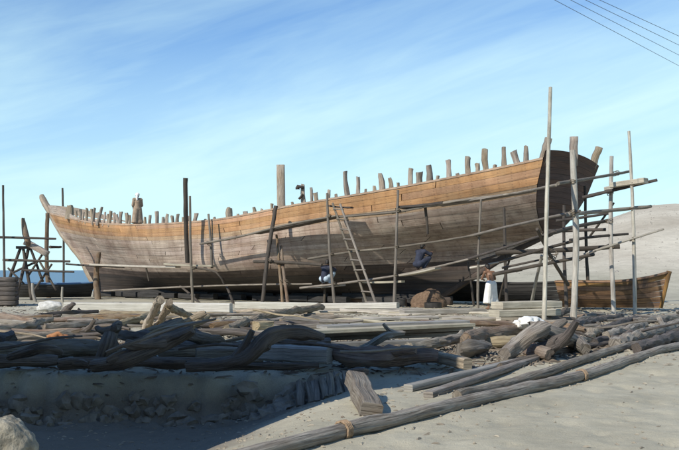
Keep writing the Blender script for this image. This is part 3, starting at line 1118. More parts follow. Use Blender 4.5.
# left trestle and its clutter before the bow
TR = 'trestle and poles left of the bow'
tre = empty('trestle', gnd(at(25, 300, 43), 0))
tag(tre, 'splayed timber trestle carrying a pale slab, left of the bow', 'trestle')
for a, b, r in (((21, 247), (6, 288), .07), ((23, 247), (32, 300), .075), ((29, 247), (15, 302), .075), ((30, 247), (43, 282), .06), ((44, 252), (28, 276), .05), ((12, 273), (36, 262), .05), ((40, 262), (56, 290), .05), ((52, 264), (33, 292), .05), ((8, 268), (24, 284), .045)):
    seedc[0] += 1
    MB().tube([at(a[0], a[1], 43), at(b[0], b[1], 43 + random.uniform(-.5, .5))], [r, r * 1.1], 7, rough=.15, seed=seedc[0]).build('trestle_leg', 'pole_dark', tre)
MB().beam(at(17, 247.5, 43), at(31, 247.5, 43), .3, .14, jit=.03).build('trestle_top', 'pole_dark', tre)
MB().beam(at(25, 242, 42.9), at(48, 254, 42.7), .22, .28, jit=.06, seed=5).build('slab', 'timber_head', tre)
MB().tube([at(23, 218, 42.8), at(25, 230, 42.8), at(29, 246, 42.8)], [.08, .14, .16], 7, rough=.25, seed=6).build('leaning_timber', 'brown_log', tre)
beam('highest level pole left of the bow, crossing the edge of the photograph', [at(-12, 236.8, 42.4), at(56, 238.8, 42.4)], .075, 'pole_dark')
beam('middle level pole left of the bow', [at(3, 260, 42.3), at(70, 261.5, 42.0)], .075, 'pole_dark')
beam('lowest level pole left of the bow', [at(22, 270, 42.5), at(74, 272, 42.0)], .07, 'pole_dark')
beam('stub pole just below the bow tip', [at(50, 247, 43.5), at(61, 247, 45)], .08, 'pole_dark')

# ladder
lad = empty('ladder', gnd(sp(373, 304, OFF + .2), 0))
tag(lad, 'rough pole ladder leaning on the hull amidships', 'ladder')
la0, la1 = sp(332.5, 203, OFF - .2), gnd(sp(369, 305, OFF + .6))
lb0, lb1 = sp(340, 204, OFF - .2), gnd(sp(378, 305, OFF + .6))
MB().tube([la0, la1], [.045, .055], 7, rough=.12, seed=31).build('rail', 'pole_wood', lad)
MB().tube([lb0, lb1], [.045, .055], 7, rough=.12, seed=32).build('rail', 'pole_wood', lad)
for i in range(10):
    t = .06 + i * .097
    MB().tube([la0.lerp(la1, t) + Vector((-.06, -.05, 0)), lb0.lerp(lb1, t) + Vector((.06, -.05, random.uniform(-.04, .04)))], .03, 6, rough=.15, seed=40 + i).build('rung', 'pole_wood', lad)


# ------------------------------------------------------------------ people
def limb(mb, a, b, ra, rb, seg=10):
    mb.tube([a, b], [ra, rb], seg)
    mb.ball(a, ra, 2); mb.ball(b, rb, 2)


def person(label, loc, rz, J, parts, group='workers on and around the dhow', hands=True):
    """J: joints in metres, x right, y forward, z up. parts: clothing pieces as (name, material, builder)"""
    root = empty('person', loc, rz)
    tag(root, label, 'person', group)
    V = {k: Vector(v) for k, v in J.items()}
    mb = MB()
    limb(mb, V['hip_l'], V['knee_l'], .085, .06); limb(mb, V['hip_r'], V['knee_r'], .085, .06)
    limb(mb, V['knee_l'], V['ank_l'], .058, .038); limb(mb, V['knee_r'], V['ank_r'], .058, .038)
    limb(mb, V['hip_l'], V['hip_r'], .10, .10)
    pel = (V['hip_l'] + V['hip_r']) / 2
    limb(mb, pel, V['waist'], .125, .115); limb(mb, V['waist'], V['chest'], .115, .145)
    limb(mb, V['sho_l'], V['sho_r'], .065, .065)
    limb(mb, V['chest'], V['neck'], .12, .06)
    limb(mb, V['neck'], V['head'], .055, .06)
    for s in 'lr':
        limb(mb, V['sho_' + s], V['elb_' + s], .058, .044)
        limb(mb, V['elb_' + s], V['wri_' + s], .042, .030)
        fd = V['toe_' + s] - V['ank_' + s]
        limb(mb, V['ank_' + s] + Vector((0, 0, -.03)), V['toe_' + s], .042, .034)
        # hand: palm, four fingers and thumb
        d = (V['wri_' + s] - V['elb_' + s]).normalized()
        sd = d.cross(Vector((0, 0, 1)))
        if sd.length < .1: sd = Vector((0, 1, 0))
        sd.normalize()
        up = sd.cross(d)
        w = V['wri_' + s]
        for k, ln in enumerate((.075, .085, .08, .062)):
            o = w + sd * (k - 1.5) * .022
            limb(mb, o, o + d * .09, .016, .014, 6)
            k1 = o + d * (.09 + ln * .5) - up * .012
            limb(mb, o + d * .09, k1, .0125, .011, 6)
            limb(mb, k1, k1 + d * ln * .4 - up * .03, .011, .009, 6)
        o = w + sd * -.03 + d * .03
        limb(mb, o, o - sd * .035 + d * .035, .014, .012, 6)
        limb(mb, o - sd * .035 + d * .035, o - sd * .04 + d * .075 - up * .01, .012, .010, 6)
    hd = V['head']
    fw = (V['look'] - hd); fw.normalize()
    upv = Vector((0, 0, 1)); rt = fw.cross(upv).normalized(); upv = rt.cross(fw)
    R = Matrix((rt, fw, upv)).transposed()
    mb.ball(hd + upv * .06, .105, 3, (.82, .95, 1.12), R)
    mb.ball(hd + fw * .05 - upv * .03, .07, 2, (.85, .8, .9), R)
    mb.ball(hd + fw * .108 + upv * .035, .02, 2, (.7, 1, 1.3), R)          # nose
    for e in (-1, 1):
        mb.ball(hd + rt * e * .088 + upv * .045, .024, 2, (.45, .8, 1.2), R)
        mb.ball(hd + rt * e * .035 + fw * .088 + upv * .085, .016, 2, (1.3, .6, .6), R)
    mb.ball(hd + fw * .098 - upv * .02, .016, 2, (1.6, .6, .5), R)
    b = mb.build('body', 'skin', root, world=False)
    rm = b.modifiers.new('remesh', 'REMESH'); rm.mode = 'VOXEL'; rm.voxel_size = .011; rm.use_smooth_shade = True
    smt = b.modifiers.new('smooth', 'SMOOTH'); smt.factor = .5; smt.iterations = 3
    hb = MB()
    hb.ball(hd + upv * .08 - fw * .012, .112, 3, (.84, .93, 1.03), R)
    hb.ball(hd - fw * .05 + upv * .03, .085, 2, (.9, .7, 1.0), R)
    # cut the face free: keep only what lies behind/above the hairline
    keep_f, keep_uv = [], []
    for f, u in zip(hb.f, hb.uv):
        c = sum((Vector(hb.v[i]) for i in f), Vector()) / len(f) - hd
        if c.dot(fw) < .045 + max(0, c.dot(upv) - .1) * 1.2:
            keep_f.append(f); keep_uv.append(u)
    hb.f, hb.uv = keep_f, keep_uv
    hb.build('hair', 'hair', root, world=False)
    for nm, mat, fn, vox in parts:
        cb = MB()
        fn(cb, V)
        c = cb.build(nm, mat, root, world=False)
        rm = c.modifiers.new('remesh', 'REMESH'); rm.mode = 'VOXEL'; rm.voxel_size = vox; rm.use_smooth_shade = True
        smt = c.modifiers.new('smooth', 'SMOOTH'); smt.factor = .5; smt.iterations = 4
    return root


def shirt(cb, V):
    pel = (V['hip_l'] + V['hip_r']) / 2
    limb(cb, V['hip_l'], V['hip_r'], .125, .125)
    limb(cb, pel, V['waist'], .145, .14); limb(cb, V['waist'], V['chest'], .14, .165)
    limb(cb, V['sho_l'], V['sho_r'], .09, .09); limb(cb, V['chest'], V['neck'] - Vector((0, 0, .03)), .14, .075)
    for s in 'lr':
        limb(cb, V['sho_' + s], V['elb_' + s], .078, .066)
        limb(cb, V['elb_' + s], V['elb_' + s].lerp(V['wri_' + s], .7), .064, .055)


def trousers(cb, V):
    limb(cb, V['hip_l'], V['hip_r'], .13, .13)
    for s in 'lr':
        limb(cb, V['hip_' + s], V['knee_' + s], .115, .09)
        limb(cb, V['knee_' + s], V['knee_' + s].lerp(V['ank_' + s], .85), .088, .072)


def sarong(cb, V):
    pel = (V['hip_l'] + V['hip_r']) / 2
    P = [V['waist'] - Vector((0, 0, .02)), pel, (V['knee_l'] + V['knee_r']) / 2, (V['knee_l'] + V['knee_r']) / 2 * .35 + (V['ank_l'] + V['ank_r']) / 2 * .65]
    for dx, dy in ((-.06, 0), (.06, 0), (0, .03), (-.10, -.02), (.1, .01)):
        k = Vector((dx, dy, 0))
        cb.tube([P[0] + k * .45, P[1] + k * .9, P[2] + k * 1.3, P[3] + k * 1.7], [.12, .15, .145, .15], 10, rough=.06, seed=dx * 9 + 2)


def headcloth(cb, V):
    h = V['head']
    cb.ball(h + Vector((0, -.02, .10)), .118, 3, (.92, 1.0, .85))
    cb.tube([h + Vector((-.04, -.09, .08)), h + Vector((-.06, -.13, -.08)), h + Vector((-.05, -.15, -.2))], [.06, .06, .03], 8)


def robe(cb, V):
    shirt(cb, V)
    sarong(cb, V)


STAND = dict(hip_l=(-.09, 0, .88), hip_r=(.09, 0, .88), knee_l=(-.10, .03, .47), knee_r=(.10, .05, .47), ank_l=(-.10, -.02, .08), ank_r=(.11, .02, .08),
             toe_l=(-.12, .15, .035), toe_r=(.14, .19, .035), waist=(0, 0, 1.05), chest=(0, .01, 1.27), neck=(0, .01, 1.45), head=(0, .03, 1.53), look=(.1, 1, 1.45),
             sho_l=(-.175, 0, 1.38), sho_r=(.175, 0, 1.38), elb_l=(-.23, .02, 1.10), elb_r=(.23, .02, 1.10), wri_l=(-.13, .2, .98), wri_r=(.13, .2, .98))
SQUAT = dict(hip_l=(-.10, 0, .27), hip_r=(.10, 0, .27), knee_l=(-.2, .40, .50), knee_r=(.2, .40, .50), ank_l=(-.14, .12, .08), ank_r=(.14, .12, .08),
             toe_l=(-.17, .30, .035), toe_r=(.17, .30, .035), waist=(0, .03, .43), chest=(0, .12, .63), neck=(0, .2, .80), head=(0, .25, .87), look=(0, 1, .7),
             sho_l=(-.18, .16, .73), sho_r=(.18, .16, .73), elb_l=(-.27, .38, .58), elb_r=(.27, .40, .62), wri_l=(-.14, .60, .62), wri_r=(.12, .62, .70))
SIT = dict(SQUAT)
FACE_HULL = math.atan2(-(-NR).x, (-NR).y)        # yaw that looks at the hull side

# man standing on the foredeck
s_ = s_at_px(137)
zz = zsheer(s_) - .12 + .02
pl = to_world(*(lambda u, b: (u, b - .75, 0))(*hull_local(s_, zsheer(s_), zsheer(s_))))
person('person in a brown robe standing on the foredeck with back turned', (at(137.5, 222, pl.y).x, pl.y, zz), .5, STAND,
       [('robe', 'cloth_brown', robe, .018), ('head_cloth', 'cloth_white', headcloth, .012)])
# worker in pale blue squatting on the lower cross pole
p = sp(324, 284.5, O2 - .28)
plank('short work board under the worker in pale blue', sp(306, 287.5, O2 - .3), sp(342, 285.2, O2 - .3), .5, .06, 'sawn_grey')
p2 = sp(324, 285.6, O2 - .3)
sq2 = dict(SQUAT)
person('person in dark blue top and pale blue wrap squatting at the hull', (p2.x, p2.y, p2.z), FACE_HULL, sq2,
       [('shirt', 'cloth_navy', shirt, .018), ('trousers', 'cloth_blue', trousers, .018)])
# worker in dark clothes
plank('work board under the worker in dark clothes', sp(402, 275.6, O2 - .1), sp(438, 268.4, O2 - .1), .5, .06, 'sawn_pale')
p3 = sp(418, 271.2, O2 - .05)
person('person in dark clothes squatting on the scaffold under the hull', (p3.x, p3.y, p3.z), FACE_HULL - .25, SQUAT,
       [('shirt', 'cloth_navy', shirt, .018), ('trousers', 'cloth_navy', trousers, .018)])
# man in white on the ground
m = dict(STAND)
m.update(waist=(.01, .03, 1.05), chest=(-.02, .08, 1.26), neck=(-.05, .13, 1.43), head=(-.06, .17, 1.50), look=(-.3, 1, 1.2), sho_l=(-.21, .08, 1.36), sho_r=(.14, .11, 1.36),
         elb_l=(-.27, .22, 1.12), elb_r=(.26, .22, 1.12), wri_l=(-.12, .42, 1.10), wri_r=(.14, .44, 1.08))
pm = onz(491, 309.5, 0)
person('bare-chested person in a white wrap standing on the sand by the plank stack', gnd(pm, 0), .25, m, [('white_wrap', 'cloth_white', sarong, .018)])

# ------------------------------------------------------------------ small boats behind
def small_boat(name, label, mats, bow, stern, beam_w, z_bow, z_mid, z_st, nst=6, rail=None, stem_rake=.5):
    """bow/stern: plan points on the ground line; planks of the near side are parts"""
    bow, stern = Vector((bow[0], bow[1], 0)), Vector((stern[0], stern[1], 0))
    d = bow - stern
    L = d.length
    root = empty(name, (stern.x, stern.y, ground_z(stern.x, stern.y)), math.atan2(d.y, d.x))
    tag(root, label, 'boat')

    def pt(s, w, side, off=0):
        zt = z_mid + (z_bow - z_mid) * max(0, (s - .45) / .55) ** 2 + (z_st - z_mid) * max(0, (.45 - s) / .45) ** 2
        z = .08 + (zt - .08) * w
        x = s * (L + stem_rake * (w - .3)) if s > .5 else s * (L + stem_rake * .2) 
        x = s * L + stem_rake * (w - .4) * sm(.5, 1, s) - .2 * (w - .3) * (1 - sm(0, .4, s))
        full = (1 - abs(2 * s - .9) ** 2.6 * (.55 if s < .45 else .97)) if s < .95 else max(.02, (1 - s) * 2.0)
        full = max(.03, full)
        b = beam_w / 2 * full * (.2 + .8 * (1 - max(0, 1 - w) ** 2.2))
        return Vector((x, side * (b + off), z))
    for k in range(nst):
        for side in (-1, 1):
            mb = MB()
            P, UV = [], []
            for i in range(17):
                s = i / 16
                r = []
                for w, o in ((k / nst + .004, -.03), (k / nst + .004, .012 + .004 * (k % 2)), ((k + 1) / nst - .008, .018), ((k + 1) / nst - .008, -.03)):
                    r.append(pt(s, w, side, o))
                P.append(r)
                UV.append([(s * L, 0), (s * L, .02), (s * L, .18), (s * L, .2)])
            mb.grid(P, UV, side > 0)
            mb.build('hull_plank', mats[k % len(mats)], root, world=False, sharp=40)
    for side in (-1, 1):
        mb = MB()
        mb.tube([pt(i / 10, 1.01, side, .01) for i in range(11)], .045, 6, step=L / 14)
        mb.build('gunwale', rail or mats[0], root, world=False)
    mb = MB()
    mb.tube([pt(1, w, 1) * Vector((1, 0, 1)) if False else Vector((pt(1, w, 1).x + .03, 0, pt(1, w, 1).z)) for w in (0, .3, .6, .9, 1.04)], [.07, .07, .075, .08, .085], 8, rough=.15, seed=5)
    mb.build('stem_post', mats[0], root, world=False)
    mb = MB()
    P = [[pt(.01, w, -1), Vector((pt(.01, w, 1).x, 0, pt(.01, w, 1).z)), pt(.01, w, 1)] for w in (0, .25, .5, .75, 1)]
    mb.grid(P, [[(0, 0), (.3, 0), (.6, 0)]] * 5)
    mb.build('transom', mats[0], root, world=False)
    mb = MB()
    ss_ = [i / 12 for i in range(13)]
    mb.grid([[pt(s, .45, -1, -.04), pt(s, .45, 1, -.04)] for s in ss_], [[(s * L, 0), (s * L, 1)] for s in ss_])
    mb.build('floor_boards', mats[0], root, world=False)
    for s in (.25, .5, .72):
        a, b = pt(s, .82, -1, -.03), pt(s, .82, 1, -.03)
        MB().beam(a, b, .2, .04).build('thwart', mats[0], root, world=False)
    return root


b0, b1 = onz(673, 311, 0), at(497, 300, 33.5)
small_boat('old_boat', 'weathered yellow-brown small wooden boat beached behind the stern scaffold', ['boat_old'], (b0.x - .35, b0.y), (b1.x + 2.2, b1.y - .6), 1.7, 1.34, 1.0, 1.0, 6, stem_rake=.28)
b2 = at(452, 300, 39.5); b3 = at(570, 300, 36.0)
small_boat('tarred_boat', 'low black tarred boat lying behind the plank stack under the stern', ['boat_tar'], (b3.x, b3.y), (b2.x, b2.y), 1.6, 1.0, .86, .95, 5)
b4, b5 = at(92, 300, 45.5), at(8, 300, 44.5)
small_boat('blue_trimmed_boat', 'small dark boat with a blue gunwale lying under the bow', ['boat_tar'], (b5.x, b5.y), (b4.x, b4.y), 1.6, .85, .74, .8, 5, rail='blue_paint')

# dark timber stack at the left edge
st = empty('timber_stack', gnd(at(2, 308, 36.5), 0))
tag(st, 'dark stack of weathered timbers at the far left edge', 'timber stack')
for k in range(6):
    for j in range(3):
        a = at(-40, 300, 36.2 + j * .4); b = at(16.5 + random.uniform(-1, 1), 300, 36.2 + j * .4)
        MB().beam((a.x, a.y, .12 + k * .19), (b.x, b.y, .12 + k * .19), .36, .18, jit=.03, seed=k * 3 + j).build('timber', 'dark_log', st)

# ------------------------------------------------------------------ the timber yard in front
ORD = ['first', 'second', 'third', 'fourth', 'fifth', 'sixth', 'seventh', 'eighth', 'ninth', 'tenth', 'eleventh', 'twelfth', 'thirteenth', 'fourteenth', 'fifteenth', 'sixteenth']
LOG_G = 'logs, crooks and beams lying in the timber yard'


def log(label, pts, r, mat, name='log', seg=18, rough=.36, knots=4, squash=1.0, cat='log', step=.09):
    """pts: (px, py, z) centre-line points given by photo pixel and height above the yard"""
    seedc[0] += 1
    P = [onz(a, b, z) for a, b, z in pts]
    mb = MB().tube(P, [q * (.72 if mat == 'dark_log' else .85) for q in r], seg, rough=rough, seed=seedc[0], knots=knots, squash=squash, step=step)
    rl = random.Random(seedc[0])
    nl = {'root': 2, 'forked_timber': 3, 'log': 1, 'branch_stub': 0, 'log_stub': 0}.get(name, 0)
    if name == 'log' and (mat == 'tan_log' or rl.random() < .35): nl = 0
    for k in range(nl):
        i = rl.randrange(len(P) - 1)
        t = rl.uniform(.2, .8)
        c = P[i].lerp(P[i + 1], t)
        ax = (P[i + 1] - P[i]).normalized()
        q = (r[i] if i < len(r) else r[-1]) * .8
        dv = (ax * rl.choice((-1, 1)) * rl.uniform(.7, 1.2) + Vector((rl.uniform(-.4, .4), rl.uniform(-.5, .5), rl.uniform(-.1, .4)))).normalized()
        L_ = q * rl.uniform(2.6, 5.5)
        mb.tube([c, c + dv * L_ * .6, c + dv * L_ + Vector((0, 0, rl.uniform(-.3, .3) * L_))], [q * .75, q * .6, q * .45], 9, rough=.35, seed=seedc[0] + k, knots=1, step=.07)
    return tag(mb.build(name, mat, sharp=55), label, cat, LOG_G)


def baulk(label, a, b, w, h, mat, name='sawn_beam', cat='beam', jit=.02, up=(0, 0, 1)):
    seedc[0] += 1
    mb = MB().beam(onz(*a), onz(*b), w, h, up=up, jit=jit, seed=seedc[0], nseg=8)
    return tag(mb.build(name, mat, sharp=40), label, cat, LOG_G)


# far row, on the sand below the bow
log('brown curved log at the left edge, behind the pale crook', [(-20, 319, .12), (10, 318.5, .13), (34, 321, .1)], [.13, .14, .09], 'brown_log')
log('pale crook curving up to the right at the left edge', [(-6, 331, .1), (18, 327, .12), (34, 324, .14), (52, 319, .16)], [.12, .13, .12, .07], 'tan_log')
log('dark thin log lying behind the crooks, below the white sack', [(40, 315, .1), (68, 313, .11), (98, 311.5, .1)], [.09, .1, .06], 'dark_log')
log('dark forked stump poking up right of the white sack', [(63, 315, .02), (68, 308, .25), (74, 304, .42)], [.16, .14, .06], 'dark_log', 'stump')
log('reddish brown log lying level, left of the two upright branch stubs', [(84, 317, .09), (115, 317.5, .1), (146, 318, .09)], [.09, .12, .1], 'brown_log')
log('pale brown log rising right behind the upright branch stubs', [(118, 324, .1), (140, 319, .15), (158, 312, .25)], [.1, .12, .1], 'tan_log')
log('small dark twisted root standing on the sand below the bow prop', [(115, 312, .0), (117, 306, .18), (121, 303, .3)], [.1, .09, .05], 'dark_log', 'root')
log('grey log lying behind the red rag', [(44, 327, .1), (80, 324.5, .11), (118, 322, .1)], [.08, .1, .09], 'driftwood')
log('short dark log between the red rag and the forked timber', [(68, 333, .1), (84, 332.5, .11), (100, 332, .1)], [.11, .12, .1], 'dark_log')
log('pale log under the red rag', [(6, 340, .1), (40, 337, .11), (70, 335, .1)], [.1, .12, .1], 'tan_log')
log('first of the two pale branch stubs pointing up, left one', [(146, 328, .05), (152, 315, .42), (160, 299.5, .86)], [.13, .1, .1], 'tan_log', 'branch_stub', knots=1, rough=.2)
log('second of the two pale branch stubs pointing up, right one', [(157, 328, .05), (163, 316, .38), (169.5, 302, .78)], [.12, .09, .09], 'tan_log', 'branch_stub', knots=1, rough=.2)
log('pale branch leaning right from the branch stubs', [(168, 306, .68), (180, 312, .42), (194, 318, .12)], [.1, .1, .08], 'tan_log')
log('pale forked limb beyond the great dark fork, pointing right', [(176, 325, .12), (190, 320, .25), (206, 313, .42)], [.13, .12, .07], 'tan_log')
log('short pale limb below the forked limb, right of the great dark fork', [(190, 327, .12), (200, 322, .2), (209, 316, .32)], [.1, .1, .05], 'tan_log')
log('crooked pale brown log reaching towards the props', [(226, 329, .1), (252, 321, .14), (268, 315.5, .2), (295, 311, .2), (322, 307, .22)], [.11, .13, .12, .13, .12], 'tan_log', rough=.3)
log('brown log lying under the crooked pale one', [(212, 327, .09), (240, 325, .1), (262, 324, .1)], [.1, .12, .08], 'brown_log')
log('thin bowed branch lying on the sand left of the stump', [(212, 334, .06), (232, 330, .12), (248, 336, .06)], [.05, .055, .04], 'tan_log')
log('pale sawn stump lying in front of the crooked log', [(256, 327, .13), (272, 326, .13)], [.15, .14], 'tan_log', 'stump', knots=1)
log('tan log lying flat behind the plank pile', [(280, 322, .09), (318, 319, .1), (352, 318, .09)], [.1, .11, .08], 'tan_log')
# dark shaded row in front
log('big grey log lying level along the bank, left edge', [(-30, 352, .16), (20, 351, .17), (70, 349, .17), (117, 349, .16)], [.17, .18, .17, .15], 'driftwood')
log('black log end jutting in at the left edge', [(-25, 340, .3), (-4, 338, .3), (12, 341, .27)], [.18, .17, .14], 'dark_log')
log('dark log lying below the big grey log, left edge', [(-30, 362, .09), (16, 361, .1), (58, 360, .09)], [.12, .13, .1], 'dark_log')
log('dark crook in front of the big grey log', [(10, 357, .25), (28, 351, .35), (44, 348, .4), (60, 352, .3)], [.08, .09, .09, .06], 'dark_log')
log('long dark log lying on the bank under the great fork', [(58, 364, .08), (110, 362, .1), (160, 362, .1), (216, 364, .08)], [.1, .12, .12, .1], 'dark_log')
log('upright dark lump of root left of the great fork', [(104, 361, .05), (108, 346, .3), (111, 332, .5), (119, 327, .58)], [.17, .16, .13, .08], 'dark_log', 'root', rough=.4)
log('great dark forked timber curving up to the right', [(94, 366, .12), (124, 359, .25), (150, 350, .36), (172, 339, .5), (192, 329, .64)], [.13, .15, .16, .15, .10], 'dark_log', 'forked_timber', rough=.3)
log('dark limb crossing behind the great fork', [(112, 333, .42), (140, 337, .42), (164, 338, .42), (184, 332, .5)], [.09, .12, .13, .12], 'dark_log')
log('dark limb rising left of centre of the great fork', [(128, 340, .35), (150, 333, .45), (170, 326, .55), (182, 321, .62)], [.11, .11, .1, .06], 'driftwood')
log('dark log falling right from the great fork', [(176, 332, .5), (198, 338, .36), (222, 343, .24)], [.13, .12, .1], 'dark_log')
log('grey log lying on the bank behind the great fork', [(160, 351, .14), (196, 350, .15), (230, 349, .14)], [.14, .16, .14], 'driftwood')
log('bent dark root sweeping from the bank up over the grey beam', [(186, 367, .1), (222, 364, .14), (246, 357, .25), (262, 342, .46), (278, 333, .58), (300, 332, .58), (322, 337, .5)], [.11, .13, .14, .14, .13, .12, .08], 'dark_log', 'root', rough=.32)
log('dark thin log in shade right of the bent root', [(272, 344, .3), (298, 343, .3), (330, 341, .3)], [.09, .1, .08], 'dark_log')
log('dark slim log lying along the foot of the grey beam', [(214, 368, .05), (262, 366, .06), (318, 366, .06)], [.07, .08, .06], 'dark_log')
baulk('squared grey beam with a rounded end lying in the shade', (262, 352, .18), (330, 355.5, .16), .3, .24, 'sawn_grey', jit=.03)
baulk('second squared grey beam lying left of the rounded one', (196, 356, .14), (262, 354.5, .14), .28, .24, 'driftwood', jit=.04)
# plank pile
for i, (a, b, w, h, mat, lab) in enumerate([
        ((296, 338, .12), (462, 333, .12), .6, .10, 'sawn_grey', 'bottom grey plank of the long plank pile'),
        ((300, 334.5, .23), (466, 328, .23), .5, .08, 'sawn_grey', 'grey plank second from the bottom of the long plank pile'),
        ((306, 332, .31), (468, 324.5, .31), .45, .07, 'sawn_pale', 'pale plank near the top of the long plank pile'),
        ((322, 327, .36), (464, 321.5, .36), .4, .06, 'sawn_grey', 'top grey plank of the long plank pile'),
        ((330, 345, .06), (452, 341, .06), .22, .10, 'sawn_grey', 'narrow plank leaning low along the front of the plank pile')]):
    baulk(lab, a, b, w, h, mat, 'plank', 'plank')
baulk('long pale board on the sand behind the plank pile', (310, 321, .05), (434, 317, .05), .5, .07, 'sawn_pale', 'board', 'plank')
baulk('pale board lying close to the hull shadow', (300, 311.5, .04), (420, 309, .04), .45, .06, 'sawn_pale', 'board', 'plank')
log('grey limb lying across the front of the plank pile', [(356, 351, .1), (374, 342, .3), (388, 335, .42), (404, 332.5, .45)], [.06, .07, .07, .04], 'driftwood')
log('thick red-brown log turning tan to the right, on the bank edge', [(318, 349, .2), (344, 354, .17), (378, 357, .16), (408, 355, .17), (438, 357, .15)], [.14, .17, .17, .14, .10], 'brown_log')
baulk('tan squared timber running into the short log stub', (404, 350, .16), (468, 364, .08), .16, .16, 'tan_log')
log('dark grey log from the plank pile towards the log stub', [(408, 347, .17), (440, 343, .17), (468, 336, .2)], [.1, .11, .09], 'driftwood')
log('short log stub with its sawn end facing left', [(459, 350, .15), (471, 348.5, .16), (484, 346, .16)], [.14, .15, .14], 'driftwood', 'log_stub', knots=1)
log('brown log running back from the log stub under the white cloth', [(466, 339, .25), (490, 333.5, .27), (520, 331, .25), (546, 331, .22)], [.14, .15, .15, .12], 'brown_log')
log('grey log of the heap leaning down to the left', [(504, 355, .1), (516, 346, .22), (530, 336, .38), (548, 328, .5)], [.13, .14, .15, .12], 'driftwood')
log('red-brown log stub under the heap', [(529, 349, .12), (540, 352, .12), (550, 354, .1)], [.13, .13, .11], 'brown_log', 'log_stub', knots=1)
log('tan log lying inside the heap', [(482, 343, .12), (504, 342, .14), (526, 341, .14)], [.1, .13, .12], 'tan_log')
log('thick grey log crowning the heap, falling to the right', [(530, 330, .45), (552, 334, .38), (574, 342, .2), (586, 350, .1)], [.15, .16, .15, .12], 'driftwood', rough=.3)
log('black hollow root in the middle of the heap', [(546, 352, .1), (556, 344, .25), (570, 338, .35)], [.16, .17, .1], 'dark_log', 'root', rough=.4)
log('brown branch behind the heap, right of the white cloth', [(542, 325, .2), (560, 326, .25), (584, 329, .2)], [.1, .1, .07], 'brown_log')
log('small dark log stub on bare sand right of the heap', [(594, 343, .1), (606, 340.5, .1)], [.11, .1], 'dark_log', 'log_stub', knots=0)
log('tan log lying right of the heap', [(572, 347, .1), (590, 336, .12), (600, 330, .12)], [.1, .12, .1], 'tan_log')
log('dark log slanting up right, beyond the small stub', [(586, 333, .1), (612, 326, .12), (636, 318, .12)], [.1, .12, .1], 'dark_log')
log('grey log slanting up right, below the old boat', [(606, 336, .1), (626, 330.5, .12), (644, 325, .1)], [.12, .13, .1], 'driftwood')
log('long grey log with a black sawn end, running off the right edge', [(616, 345, .12), (640, 336.5, .13), (690, 320, .13)], [.14, .15, .13], 'driftwood', knots=4)
log('dark log beside the long grey one, running off the right edge', [(636, 348, .11), (662, 340.5, .12), (700, 329, .12)], [.12, .14, .12], 'dark_log', knots=4)
log('rearmost grey log at the right edge, below the boat bow', [(640, 322, .1), (664, 318.5, .1), (692, 315, .1)], [.1, .11, .09], 'driftwood')
log('dark log lying just below the old boat', [(566, 328, .1), (590, 321, .12), (622, 316, .1)], [.11, .12, .1], 'dark_log')
log('brown knotty log behind the stout pole', [(540, 321, .1), (556, 316, .15), (568, 310, .25)], [.1, .13, .1], 'dark_log', rough=.4)
# the pale sawn stack behind the man
for i, (a, b, lab) in enumerate([((496, 318, .1), (556, 316.5, .1), 'lowest pale baulk of the stack right of the man in white'), ((494, 313.5, .3), (555, 312, .3), 'middle pale baulk of the stack right of the man in white'),
                                 ((497, 305.5, .5), (556, 304, .5), 'top pale baulk of the stack right of the man in white')]):
    baulk(lab, a, b, .5, .19, 'sawn_pale')
baulk('pale baulk lying on the sand left of the man in white', (402, 312.5, .08), (484, 311, .08), .4, .16, 'sawn_pale')

def laid(label, pxa, pxb, Ya, Yb, w, h, mat, lift=0.0):
    seedc[0] += 1
    a, b = at(pxa, 300, Ya), at(pxb, 300, Yb)
    a.z, b.z = ground_z(a.x, a.y) + h / 2 + lift, ground_z(b.x, b.y) + h / 2 + lift
    mb = MB().beam(a, b, w, h, jit=.012, seed=seedc[0], nseg=8)
    return tag(mb.build('sawn_beam', mat, sharp=40), label, 'beam', LOG_G)


laid('long pale squared beam on the sand below the bow, left of the branch stubs', 66, 158, 31.5, 31.0, .4, .32, 'sawn_white')
laid('long pale squared beam on the sand below the thick dark upright', 159.5, 231, 31.0, 30.6, .4, .33, 'sawn_white')
laid('pale squared beam lying in front of the two brown props', 236, 318, 33.4, 33.0, .4, .26, 'sawn_white')
laid('pale squared beam lying at the foot of the ladder', 322, 398, 34.0, 33.0, .4, .22, 'sawn_white')
ry = random.Random(31)
zones = [('brown', 'brown_log', 0, 130, 19, 27, 9, 'below the bow'), ('grey', 'driftwood', 0, 150, 17.5, 29, 12, 'on the left of the yard'), ('tan', 'tan_log', 130, 300, 20, 30, 10, 'between branch stubs and plank pile'),
         ('grey', 'driftwood', 180, 330, 17, 29, 9, 'left of the plank pile'), ('pale', 'sawn_pale', 290, 500, 24, 32, 10, 'behind the plank pile'), ('dark', 'dark_log', 20, 320, 16.5, 26, 14, 'among the logs left of the plank pile'),
         ('grey', 'driftwood', 560, 690, 19, 28, 16, 'in the log litter below the old boat'), ('dark', 'dark_log', 540, 690, 18.5, 27, 14, 'in the log litter at the right'), ('brown', 'brown_log', 470, 600, 18, 24, 8, 'round the log heap')]
